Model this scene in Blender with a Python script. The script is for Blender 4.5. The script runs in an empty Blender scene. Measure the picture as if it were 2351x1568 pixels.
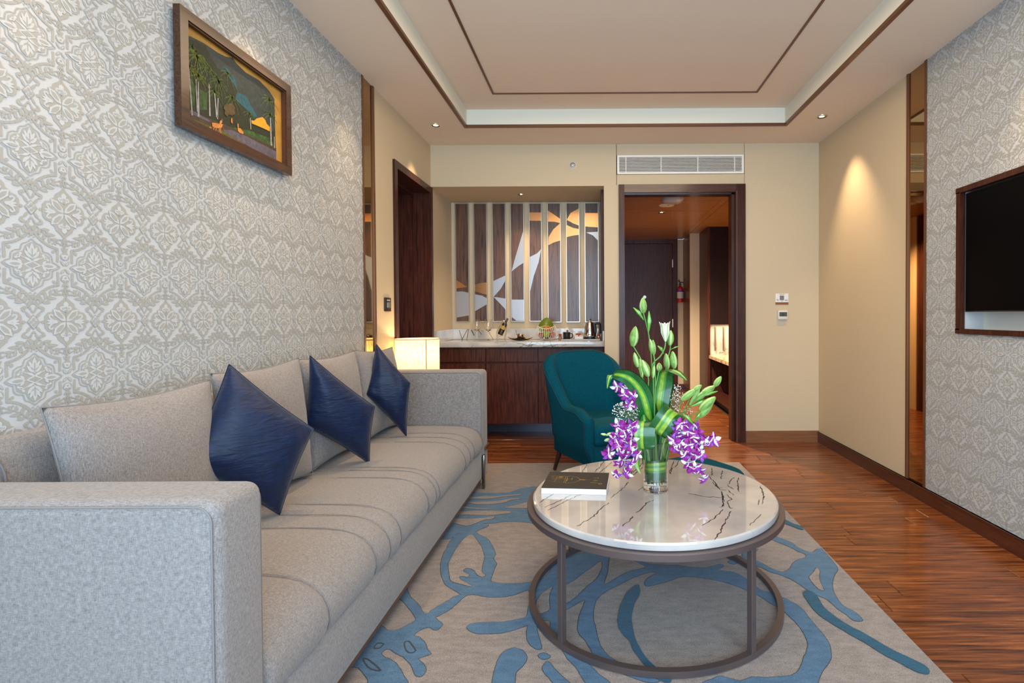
import bpy, bmesh, math, random
import numpy as np
from mathutils import Vector, Matrix
from mathutils.geometry import tessellate_polygon
random.seed(7); rnd = random.Random(11)
S = bpy.context.scene
COL = S.collection
PI = math.pi

# ---------------------------------------------------------------- camera
FPX, CX, CY, YAW, PITCH, ROLL, EYE = 1186.044, 1366.1, 741.65, .0023, -.0154, -.0053, 1.2
_f = Vector((-math.sin(YAW)*math.cos(PITCH), math.cos(YAW)*math.cos(PITCH), math.sin(PITCH)))
_r0 = Vector((math.cos(YAW), math.sin(YAW), 0)); _u0 = _r0.cross(_f)
_r = _r0*math.cos(ROLL)+_u0*math.sin(ROLL); _u = -_r0*math.sin(ROLL)+_u0*math.cos(ROLL)
cam_d = bpy.data.cameras.new('camera'); cam = bpy.data.objects.new('camera', cam_d); COL.objects.link(cam)
cam.matrix_world = Matrix(((_r.x, _u.x, -_f.x, 0), (_r.y, _u.y, -_f.y, 0), (_r.z, _u.z, -_f.z, EYE), (0, 0, 0, 1)))
cam_d.sensor_fit = 'HORIZONTAL'; cam_d.sensor_width = 36; cam_d.lens = 36*FPX/2351
cam_d.shift_x = -(CX-1175.5)/2351; cam_d.shift_y = (CY-784)/2351
cam_d.clip_start = .05
S.camera = cam

# ---------------------------------------------------------------- light and exposure
S.view_settings.view_transform = 'Standard'; S.view_settings.look = 'None'
S.view_settings.gamma = 1; S.view_settings.use_curve_mapping = False
S.view_settings.exposure = EXPO = 0.56
W = bpy.data.worlds.new('sky'); S.world = W; W.use_nodes = True
W.node_tree.nodes['Background'].inputs[0].default_value = (.62, .80, 1, 1)
W.node_tree.nodes['Background'].inputs[1].default_value = 1.2

def light(name, kind, loc, rot, energy, color, **kw):
    d = bpy.data.lights.new(name, kind); d.energy = energy; d.color = color
    for k, v in kw.items(): setattr(d, k, v)
    o = bpy.data.objects.new(name, d); COL.objects.link(o); o.location = loc; o.rotation_euler = rot
    return o
# daylight through the window wall behind the camera
light('window_daylight', 'AREA', (.3, -.98, 1.5), (PI/2, 0, 0), 112, (.56, .79, 1), shape='RECTANGLE', size=3.2, size_y=2.3)
WARM = (1, .72, .42)
def spot(x, y, z, e, ang=62, tgt=None, col=WARM, r=.02):
    o = light('spot_light', 'SPOT', (x, y, z), (0, 0, 0), e, col, spot_size=math.radians(ang), spot_blend=.9, shadow_soft_size=r)
    if tgt: o.rotation_euler = (Vector(tgt)-Vector((x, y, z))).to_track_quat('-Z', 'Y').to_euler()
    return o
# added warm fill light just below the tray top, not a real fitting
light('tray_fill', 'AREA', (.25, 2.2, 2.9), (0, 0, 0), 48, (1, .78, .52), shape='RECTANGLE', size=1.9, size_y=3.4)

# ---------------------------------------------------------------- pixel of the 2351x1568 frame -> point on a plane (axis = value)
def at(x, y, ax, v):
    d = _f + _r*((x-CX)/FPX) - _u*((y-CY)/FPX)
    o = Vector((0, 0, EYE)); t = (v-o[ax])/d[ax]
    return o+d*t

# ---------------------------------------------------------------- materials
MATS = {}
def mat(name, col, rough=.6, metal=0, spec=.5, noise=0, nscale=8, bump=0, bscale=200, coat=0, trans=0, emis=None, est=1, sheen=0, stretch=(1, 1, 1), ior=1.45, alpha=1):
    if name in MATS: return MATS[name]
    m = bpy.data.materials.new(name); m.use_nodes = True; MATS[name] = m
    nt = m.node_tree; N = nt.nodes; L = nt.links; b = N['Principled BSDF']
    c = tuple(col)+(1,)
    b.inputs['Base Color'].default_value = c; b.inputs['Roughness'].default_value = rough; b.inputs['Metallic'].default_value = metal
    b.inputs['Specular IOR Level'].default_value = spec; b.inputs['Coat Weight'].default_value = coat; b.inputs['Coat Roughness'].default_value = .05
    b.inputs['Transmission Weight'].default_value = trans; b.inputs['IOR'].default_value = ior
    b.inputs['Sheen Weight'].default_value = sheen
    if emis: b.inputs['Emission Color'].default_value = tuple(emis)+(1,); b.inputs['Emission Strength'].default_value = est
    if noise or bump:
        tc = N.new('ShaderNodeTexCoord'); mp = N.new('ShaderNodeMapping'); L.new(tc.outputs['Object'], mp.inputs[0]); mp.inputs['Scale'].default_value = stretch
    if noise:
        n = N.new('ShaderNodeTexNoise'); n.inputs['Scale'].default_value = nscale; n.inputs['Detail'].default_value = 5; L.new(mp.outputs[0], n.inputs[0])
        r = N.new('ShaderNodeValToRGB'); L.new(n.outputs[0], r.inputs[0])
        r.color_ramp.elements[0].position = .3; r.color_ramp.elements[1].position = .7
        r.color_ramp.elements[0].color = tuple(max(0, q*(1-noise)) for q in col)+(1,); r.color_ramp.elements[1].color = tuple(min(1, q*(1+noise)) for q in col)+(1,)
        L.new(r.outputs[0], b.inputs['Base Color'])
    if bump:
        n2 = N.new('ShaderNodeTexNoise'); n2.inputs['Scale'].default_value = bscale; n2.inputs['Detail'].default_value = 3; L.new(mp.outputs[0], n2.inputs[0])
        bp = N.new('ShaderNodeBump'); bp.inputs['Strength'].default_value = bump; bp.inputs['Distance'].default_value = .002
        L.new(n2.outputs[0], bp.inputs['Height']); L.new(bp.outputs[0], b.inputs['Normal'])
    return m

def fabric(name, c1, c2, scale=260, rough=.9, sheen=.3, bump=.5, slub=.5):
    """woven cloth: two thread directions with slubs and soft blotches"""
    m = bpy.data.materials.new(name); m.use_nodes = True; MATS[name] = m
    nt = m.node_tree; N = nt.nodes; L = nt.links; b = N['Principled BSDF']
    b.inputs['Roughness'].default_value = rough; b.inputs['Sheen Weight'].default_value = sheen
    b.inputs['Specular IOR Level'].default_value = .12
    tc = N.new('ShaderNodeTexCoord'); fs = []
    for st in ((.16, 1, .16), (1, .16, 1), (.16, 1, 1), (1, 1, .16)):
        mp = N.new('ShaderNodeMapping'); mp.inputs['Scale'].default_value = st; L.new(tc.outputs['Object'], mp.inputs[0])
        n = N.new('ShaderNodeTexNoise'); n.inputs['Scale'].default_value = scale; n.inputs['Detail'].default_value = 2; L.new(mp.outputs[0], n.inputs[0]); fs.append(n)
    def add(a, bb):
        q = N.new('ShaderNodeMath'); q.operation = 'ADD'; L.new(a, q.inputs[0]); L.new(bb, q.inputs[1]); return q.outputs[0]
    s = add(add(fs[0].outputs[0], fs[1].outputs[0]), add(fs[2].outputs[0], fs[3].outputs[0]))
    q = N.new('ShaderNodeMath'); q.operation = 'MULTIPLY'; q.inputs[1].default_value = .25; L.new(s, q.inputs[0])
    r = N.new('ShaderNodeValToRGB'); r.color_ramp.elements[0].position = .5-.16*slub-.02; r.color_ramp.elements[1].position = .5+.16*slub+.02
    r.color_ramp.elements[0].color = tuple(c1)+(1,); r.color_ramp.elements[1].color = tuple(c2)+(1,)
    L.new(q.outputs[0], r.inputs[0]); L.new(r.outputs[0], b.inputs['Base Color'])
    bp = N.new('ShaderNodeBump'); bp.inputs['Strength'].default_value = bump; bp.inputs['Distance'].default_value = .001
    L.new(q.outputs[0], bp.inputs['Height']); L.new(bp.outputs[0], b.inputs['Normal'])
    return m

def wood(name, cols, axis='X', scale=3, rough=.35, coat=.2, per_object=0, fine=1, spec=.5, stretch=14):
    """grain stretched along one axis; per_object shifts grain and shade piece by piece"""
    m = bpy.data.materials.new(name); m.use_nodes = True; MATS[name] = m
    nt = m.node_tree; N = nt.nodes; L = nt.links; b = N['Principled BSDF']
    b.inputs['Roughness'].default_value = rough; b.inputs['Coat Weight'].default_value = coat; b.inputs['Coat Roughness'].default_value = .12
    b.inputs['Specular IOR Level'].default_value = spec
    g = N.new('ShaderNodeNewGeometry'); oi = N.new('ShaderNodeObjectInfo')
    sc = N.new('ShaderNodeVectorMath'); sc.operation = 'SCALE'; sc.inputs[0].default_value = (13.7, 9.1, 5.3)
    mu = N.new('ShaderNodeMath'); mu.operation = 'MULTIPLY'; mu.inputs[1].default_value = 7.0*(1 if per_object else 0); L.new(oi.outputs['Random'], mu.inputs[0])
    L.new(mu.outputs[0], sc.inputs['Scale'])
    ad = N.new('ShaderNodeVectorMath'); ad.operation = 'ADD'; L.new(g.outputs['Position'], ad.inputs[0]); L.new(sc.outputs[0], ad.inputs[1])
    st = {'X': (1, stretch, stretch), 'Y': (stretch, 1, stretch), 'Z': (stretch, stretch, 1)}[axis]
    mp = N.new('ShaderNodeMapping'); mp.inputs['Scale'].default_value = st; L.new(ad.outputs[0], mp.inputs[0])
    n = N.new('ShaderNodeTexNoise'); n.inputs['Scale'].default_value = scale; n.inputs['Detail'].default_value = 6; n.inputs['Roughness'].default_value = .62; n.inputs['Distortion'].default_value = .6; L.new(mp.outputs[0], n.inputs[0])
    r = N.new('ShaderNodeValToRGB'); L.new(n.outputs[0], r.inputs[0])
    els = r.color_ramp.elements; k = len(cols)
    els[0].position = .33; els[0].color = tuple(cols[0])+(1,); els[1].position = .67; els[1].color = tuple(cols[-1])+(1,)
    for i in range(1, k-1): e = els.new(.33+.34*i/(k-1)); e.color = tuple(cols[i])+(1,)
    out = r.outputs[0]
    if per_object:
        hv = N.new('ShaderNodeHueSaturation'); mr = N.new('ShaderNodeMapRange'); mr.inputs[3].default_value = 1-per_object; mr.inputs[4].default_value = 1+per_object
        L.new(oi.outputs['Random'], mr.inputs[0]); L.new(mr.outputs[0], hv.inputs['Value']); L.new(out, hv.inputs['Color']); out = hv.outputs[0]
    L.new(out, b.inputs['Base Color'])
    bp = N.new('ShaderNodeBump'); bp.inputs['Strength'].default_value = .12*fine; bp.inputs['Distance'].default_value = .001
    L.new(n.outputs[0], bp.inputs['Height']); L.new(bp.outputs[0], b.inputs['Normal'])
    return m

def pile_mat(name, c1, c2):
    """cut pile: tuft specks over soft brushed patches"""
    m = bpy.data.materials.new(name); m.use_nodes = True; MATS[name] = m
    nt = m.node_tree; N = nt.nodes; L = nt.links; b = N['Principled BSDF']
    b.inputs['Roughness'].default_value = 1; b.inputs['Sheen Weight'].default_value = .25; b.inputs['Specular IOR Level'].default_value = .05
    g = N.new('ShaderNodeNewGeometry')
    n = N.new('ShaderNodeTexNoise'); n.inputs['Scale'].default_value = 420; n.inputs['Detail'].default_value = 1; L.new(g.outputs['Position'], n.inputs[0])
    mp = N.new('ShaderNodeMapping'); mp.inputs['Scale'].default_value = (1, 2.6, 1); mp.inputs['Rotation'].default_value = (0, 0, .35); L.new(g.outputs['Position'], mp.inputs[0])
    n2 = N.new('ShaderNodeTexNoise'); n2.inputs['Scale'].default_value = 14; n2.inputs['Detail'].default_value = 6; n2.inputs['Roughness'].default_value = .7; L.new(mp.outputs[0], n2.inputs[0])
    q = N.new('ShaderNodeMath'); q.operation = 'MULTIPLY_ADD'; q.inputs[1].default_value = .62; L.new(n.outputs[0], q.inputs[0])
    q2 = N.new('ShaderNodeMath'); q2.operation = 'MULTIPLY'; q2.inputs[1].default_value = .38; L.new(n2.outputs[0], q2.inputs[0]); L.new(q2.outputs[0], q.inputs[2])
    r = N.new('ShaderNodeValToRGB'); r.color_ramp.elements[0].position = .38; r.color_ramp.elements[1].position = .62
    r.color_ramp.elements[0].color = tuple(c1)+(1,); r.color_ramp.elements[1].color = tuple(c2)+(1,); L.new(q.outputs[0], r.inputs[0]); L.new(r.outputs[0], b.inputs['Base Color'])
    bp = N.new('ShaderNodeBump'); bp.inputs['Strength'].default_value = .9; bp.inputs['Distance'].default_value = .003; L.new(q.outputs[0], bp.inputs['Height']); L.new(bp.outputs[0], b.inputs['Normal'])
    return m

def marble(name, base, grey, vein, scale=2.5, rough=.06, vw=.02, mask=.5, coat=.5):
    m = bpy.data.materials.new(name); m.use_nodes = True; MATS[name] = m
    nt = m.node_tree; N = nt.nodes; L = nt.links; b = N['Principled BSDF']
    b.inputs['Roughness'].default_value = rough; b.inputs['Coat Weight'].default_value = coat; b.inputs['Coat Roughness'].default_value = .03
    g = N.new('ShaderNodeNewGeometry')
    n = N.new('ShaderNodeTexNoise'); n.inputs['Scale'].default_value = scale*1.6; n.inputs['Detail'].default_value = 6; L.new(g.outputs['Position'], n.inputs[0])
    r = N.new('ShaderNodeValToRGB'); L.new(n.outputs[0], r.inputs[0]); r.color_ramp.elements[0].position = .38; r.color_ramp.elements[1].position = .62
    r.color_ramp.elements[0].color = tuple(grey)+(1,); r.color_ramp.elements[1].color = tuple(base)+(1,)
    n2 = N.new('ShaderNodeTexNoise'); n2.inputs['Scale'].default_value = scale*2.5; n2.inputs['Detail'].default_value = 4; L.new(g.outputs['Position'], n2.inputs[0])
    mx = N.new('ShaderNodeMix'); mx.data_type = 'VECTOR'; mx.inputs[0].default_value = .16; L.new(g.outputs['Position'], mx.inputs[4]); L.new(n2.outputs['Color'], mx.inputs[5])
    v = N.new('ShaderNodeTexVoronoi'); v.feature = 'DISTANCE_TO_EDGE'; v.inputs['Scale'].default_value = scale*2.2; L.new(mx.outputs[1], v.inputs[0])
    lt = N.new('ShaderNodeMapRange'); lt.inputs[1].default_value = 0; lt.inputs[2].default_value = vw; lt.inputs[3].default_value = 1; lt.inputs[4].default_value = 0; L.new(v.outputs[0], lt.inputs[0])
    n3 = N.new('ShaderNodeTexNoise'); n3.inputs['Scale'].default_value = scale; L.new(g.outputs['Position'], n3.inputs[0])
    ms = N.new('ShaderNodeMapRange'); ms.inputs[1].default_value = mask; ms.inputs[2].default_value = mask+.08; L.new(n3.outputs[0], ms.inputs[0])
    q = N.new('ShaderNodeMath'); q.operation = 'MULTIPLY'; L.new(lt.outputs[0], q.inputs[0]); L.new(ms.outputs[0], q.inputs[1])
    mc = N.new('ShaderNodeMix'); mc.data_type = 'RGBA'; L.new(q.outputs[0], mc.inputs[0]); L.new(r.outputs[0], mc.inputs[6]); mc.inputs[7].default_value = tuple(vein)+(1,)
    L.new(mc.outputs[2], b.inputs['Base Color'])
    return m

CREAM = mat('cream_wall', (.60, .475, .315), .75, noise=.03, nscale=300, bump=.15, bscale=400)
CEIL = mat('ceiling_paint', (.80, .65, .51), .85, bump=.08, bscale=300)
TRAYSIDE = mat('tray_side_paint', (.76, .72, .60), .85)
BRONZE = mat('bronze_trim', (.16, .07, .035), .32, .35)
PAPER = mat('wallpaper_ground', (.49, .495, .50), .55)
PAPERG = mat('wallpaper_print', (.355, .34, .31), .6)
FLOORW = wood('floor_wood', [(.028, .006, .002), (.11, .028, .007), (.19, .052, .012), (.32, .105, .026)], 'X', 3.2, .30, .22, per_object=.10, stretch=20)
BASEW = wood('baseboard_wood', [(.05, .012, .006), (.10, .026, .011)], 'Y', 3, .3, .3)
BASEL = wood('baseboard_light_wood', [(.16, .06, .02), (.25, .10, .035)], 'X', 3, .35, .3)
DARKW = wood('dark_veneer', [(.022, .007, .006), (.06, .017, .012), (.085, .026, .018)], 'Z', 4, .36, 0, spec=.22)
FRAMEW = wood('frame_wood', [(.03, .009, .006), (.075, .022, .012)], 'Z', 4, .30, .04, spec=.25)
CABW = wood('cabinet_veneer', [(.025, .007, .006), (.075, .020, .013), (.12, .034, .018)], 'Z', 5, .36, 0, spec=.22)
PANW = wood('walnut_veneer', [(.04, .016, .009), (.11, .05, .028), (.15, .065, .032)], 'Z', 3.5, .34, .12, per_object=.12)
HALLW = wood('hall_ceiling_veneer', [(.27, .115, .038), (.42, .19, .068)], 'X', 2, .35, .3)
LEGW = wood('leg_wood', [(.02, .006, .004), (.05, .016, .01)], 'Z', 5, .3, .3)
MARB = marble('counter_marble', (.60, .57, .53), (.42, .40, .385), (.04, .04, .06), 3, .12, .03, .53)
TMARB = marble('table_marble', (.52, .47, .43), (.36, .335, .33), (.10, .09, .09), 2.4, .05, .012, .62, 1.0)
VEIN = mat('dark_vein', (.045, .04, .045), .15, coat=1)
BMIR = mat('bronze_mirror', (.42, .27, .13), .03, 1)
STEEL = mat('steel', (.62, .62, .60), .25, 1)
CHROME = mat('chrome', (.78, .77, .75), .08, 1)
COPPER = mat('copper_inlay', (.58, .27, .11), .24, 1)
SILVER = mat('silver_inlay', (.40, .375, .37), .4, 1)
GUNM = mat('gunmetal', (.17, .13, .125), .36, .7)
WHITE = mat('white_plastic', (.74, .71, .66), .45)
BLACK = mat('black_plastic', (.012, .011, .012), .35)
DARKV = mat('dark_void', (.008, .007, .006), .9)
def two(name, a, b, **k): return fabric(name, a, b, **k)
SOFA = fabric('grey_linen', (.145, .128, .121), (.31, .276, .262), 560, .95, .2, .7, .55)
PIPE = mat('piping_cloth', (.20, .185, .18), .95)
SATIN = mat('navy_satin', (.0015, .010, .042), .46, 0, .34, noise=.3, nscale=40, sheen=.12)
_n = SATIN.node_tree.nodes; _l = SATIN.node_tree.links
_t = _n.new('ShaderNodeTexCoord'); _w = _n.new('ShaderNodeTexNoise'); _w.inputs['Scale'].default_value = 22; _w.inputs['Detail'].default_value = 4; _w.inputs['Distortion'].default_value = 1.2
_m = _n.new('ShaderNodeMapping'); _m.inputs['Scale'].default_value = (.5, .5, 2.2); _l.new(_t.outputs['Object'], _m.inputs[0]); _l.new(_m.outputs[0], _w.inputs[0])
_g = _n.new('ShaderNodeTexNoise'); _g.inputs['Scale'].default_value = 500; _l.new(_t.outputs['Object'], _g.inputs[0])
_b = _n.new('ShaderNodeBump'); _b.inputs['Strength'].default_value = .5; _b.inputs['Distance'].default_value = .007; _l.new(_w.outputs[0], _b.inputs['Height'])
_b2 = _n.new('ShaderNodeBump'); _b2.inputs['Strength'].default_value = .25; _b2.inputs['Distance'].default_value = .0006; _l.new(_g.outputs[0], _b2.inputs['Height']); _l.new(_b.outputs[0], _b2.inputs['Normal'])
_l.new(_b2.outputs[0], _n['Principled BSDF'].inputs['Normal'])
TEAL = fabric('teal_wool', (.0, .034, .056), (.0, .078, .115), 420, .95, .0, .4, .6)
TEALP = mat('teal_piping', (.002, .03, .045), .8)
GLASS = mat('clear_glass', (1, 1, 1), .0, trans=1, ior=1.45)
GOLD = mat('gold_foil', (.65, .42, .13), .3, .9)
SHADE_M = None

# ---------------------------------------------------------------- mesh builder
class M:
    def __init__(s): s.v = []; s.f = []; s.m = []
    def add(s, vs, fs, mi=0):
        o = len(s.v); s.v += [tuple(q) for q in vs]; s.f += [tuple(i+o for i in f) for f in fs]; s.m += [mi]*len(fs); return s
    def box(s, x0, x1, y0, y1, z0, z1, mi=0):
        return s.add([(x0, y0, z0), (x1, y0, z0), (x1, y1, z0), (x0, y1, z0), (x0, y0, z1), (x1, y0, z1), (x1, y1, z1), (x0, y1, z1)],
                     [(3, 2, 1, 0), (4, 5, 6, 7), (0, 1, 5, 4), (1, 2, 6, 5), (2, 3, 7, 6), (3, 0, 4, 7)], mi)
    def rbox(s, x0, x1, y0, y1, z0, z1, r=.01, seg=3, mi=0, mtx=None):
        bm = bmesh.new(); bmesh.ops.create_cube(bm, size=1)
        for v in bm.verts: v.co = Vector(((x0+x1)/2+v.co.x*(x1-x0), (y0+y1)/2+v.co.y*(y1-y0), (z0+z1)/2+v.co.z*(z1-z0)))
        bmesh.ops.bevel(bm, geom=bm.edges[:], offset=r, segments=seg, profile=.5, affect='EDGES')
        if mtx: bm.transform(mtx)
        bm.verts.index_update(); s.add([v.co[:] for v in bm.verts], [[v.index for v in f.verts] for f in bm.faces], mi); bm.free(); return s
    def tube(s, pts, r, n=8, mi=0, closed=False, cap=True):
        pts = [Vector(p) for p in pts]; k = len(pts); rs = r if isinstance(r, (list, tuple)) else [r]*k
        rings = []; up = None
        for i, p in enumerate(pts):
            a = pts[(i-1) % k] if (closed or i > 0) else p; b = pts[(i+1) % k] if (closed or i < k-1) else p
            t = (b-a).normalized() if (b-a).length > 1e-9 else Vector((0, 0, 1))
            if up is None: up = Vector((0, 0, 1)) if abs(t.z) < .9 else Vector((1, 0, 0))
            x = t.cross(up); x = x.normalized() if x.length > 1e-6 else t.orthogonal().normalized(); y = x.cross(t).normalized(); up = y
            rings.append([p+(x*math.cos(2*PI*j/n)+y*math.sin(2*PI*j/n))*rs[i] for j in range(n)])
        vs = [v for rg in rings for v in rg]; fs = []
        for i in range(k if closed else k-1):
            for j in range(n): fs.append((i*n+j, i*n+(j+1) % n, ((i+1) % k)*n+(j+1) % n, ((i+1) % k)*n+j))
        if cap and not closed: fs += [tuple(range(n))[::-1], tuple((k-1)*n+j for j in range(n))]
        return s.add(vs, fs, mi)
    def lathe(s, prof, n=32, c=(0, 0, 0), mi=0, cap=True):
        vs = [(c[0]+r*math.cos(2*PI*j/n), c[1]+r*math.sin(2*PI*j/n), c[2]+z) for r, z in prof for j in range(n)]
        fs = [(i*n+j, i*n+(j+1) % n, (i+1)*n+(j+1) % n, (i+1)*n+j) for i in range(len(prof)-1) for j in range(n)]
        if cap:
            if prof[0][0] > 1e-5: fs.append(tuple(range(n))[::-1])
            if prof[-1][0] > 1e-5: fs.append(tuple((len(prof)-1)*n+j for j in range(n)))
        return s.add(vs, fs, mi)
    def ball(s, c, r, n=10, mi=0, sc=(1, 1, 1), ax=None):
        prof = [(max(1e-6, math.sin(PI*i/n))*1.0, -math.cos(PI*i/n)) for i in range(n+1)]
        k = n*2; vs = []
        q = Matrix.Identity(3) if ax is None else Vector(ax).to_track_quat('Z', 'Y').to_matrix()
        for a, z in prof:
            for j in range(k):
                p = Vector((a*math.cos(2*PI*j/k)*sc[0], a*math.sin(2*PI*j/k)*sc[1], z*sc[2]))*r; vs.append(Vector(c)+q@p)
        fs = [(i*k+j, i*k+(j+1) % k, (i+1)*k+(j+1) % k, (i+1)*k+j) for i in range(n) for j in range(k)]
        return s.add(vs, fs, mi)
    def poly(s, pts, mi=0):                                   # one flat, maybe concave, polygon
        tri = tessellate_polygon([[Vector(p) for p in pts]])
        return s.add(pts, [t for t in tri], mi)
    def prism(s, pts, d, mi=0):                               # extruded polygon; pts 3-D, d offset vector
        n = len(pts); d = Vector(d); top = [Vector(p)+d for p in pts]
        tri = [tuple(t) for t in tessellate_polygon([[Vector(p) for p in pts]])]
        fs = [t[::-1] for t in tri]+[tuple(i+n for i in t) for t in tri]+[(i, (i+1) % n, (i+1) % n+n, i+n) for i in range(n)]
        return s.add([Vector(p) for p in pts]+top, fs, mi)
    def xf(s, mtx, start=0):
        for i in range(start, len(s.v)): s.v[i] = tuple(mtx @ Vector(s.v[i]))
        return s
    def mesh(s, name, mats, smooth=.6, fix=True):
        me = bpy.data.meshes.new(name); nv = len(s.v)
        ok = [i for i, f in enumerate(s.f) if len(set(f)) == len(f) and min(f) >= 0 and max(f) < nv]
        if len(ok) < len(s.f): s.f = [s.f[i] for i in ok]; s.m = [s.m[i] for i in ok]
        me.from_pydata(s.v, [], s.f)
        for m_ in (mats if isinstance(mats, (list, tuple)) else [mats]): me.materials.append(m_)
        me.polygons.foreach_set('material_index', s.m)
        me.update()
        if fix:
            bm = bmesh.new(); bm.from_mesh(me); bmesh.ops.recalc_face_normals(bm, faces=bm.faces[:]); bm.to_mesh(me); bm.free()
        if smooth:
            me.polygons.foreach_set('use_smooth', [True]*len(me.polygons)); me.set_sharp_from_angle(angle=smooth)
        me.update(); return me
    def build(s, name, mats, parent=None, smooth=.6, label=None, kind=None, fix=True):
        o = bpy.data.objects.new(name, s.mesh(name, mats, smooth, fix)); COL.objects.link(o)
        if parent is not None: attach(o, parent)
        if label: o['label'] = label
        if kind: o['kind'] = kind
        return o
WORLD = {}
def wmat(o): return WORLD.get(o.name, Matrix.Identity(4))
def attach(o, parent):
    o.parent = parent; o.matrix_parent_inverse = wmat(parent).inverted()
def thing(name, label, cat, loc=(0, 0, 0), group=None, parent=None):
    o = bpy.data.objects.new(name, None); COL.objects.link(o); o.location = loc; o.empty_display_size = .05
    WORLD[o.name] = Matrix.Translation(loc)
    o['label'] = label; o['category'] = cat
    if group: o['group'] = group
    return o
def tag(o, label, cat, group=None, kind=None):
    o['label'] = label; o['category'] = cat
    if group: o['group'] = group
    if kind: o['kind'] = kind
    return o
def struct(name, loc=(0, 0, 0)):
    o = bpy.data.objects.new(name, None); COL.objects.link(o); o.location = loc; WORLD[o.name] = Matrix.Translation(loc); o['kind'] = 'structure'
    return o
def dup(root, off, label=None, mtx=None):
    """copy a thing and its parts, moved by off"""
    r = root.copy(); COL.objects.link(r); base = Matrix.Translation(off) if mtx is None else mtx
    r.matrix_world = base @ root.matrix_basis; 
    if label: r['label'] = label
    for ch in [c for c in bpy.data.objects if c.parent == root]:
        c = ch.copy(); COL.objects.link(c); c.parent = r
        for g in [g for g in bpy.data.objects if g.parent == ch]:
            d = g.copy(); COL.objects.link(d); d.parent = c
    return r
XL, XR, YB, ZC = -1.538, 2.082, 4.838, 2.79
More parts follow.
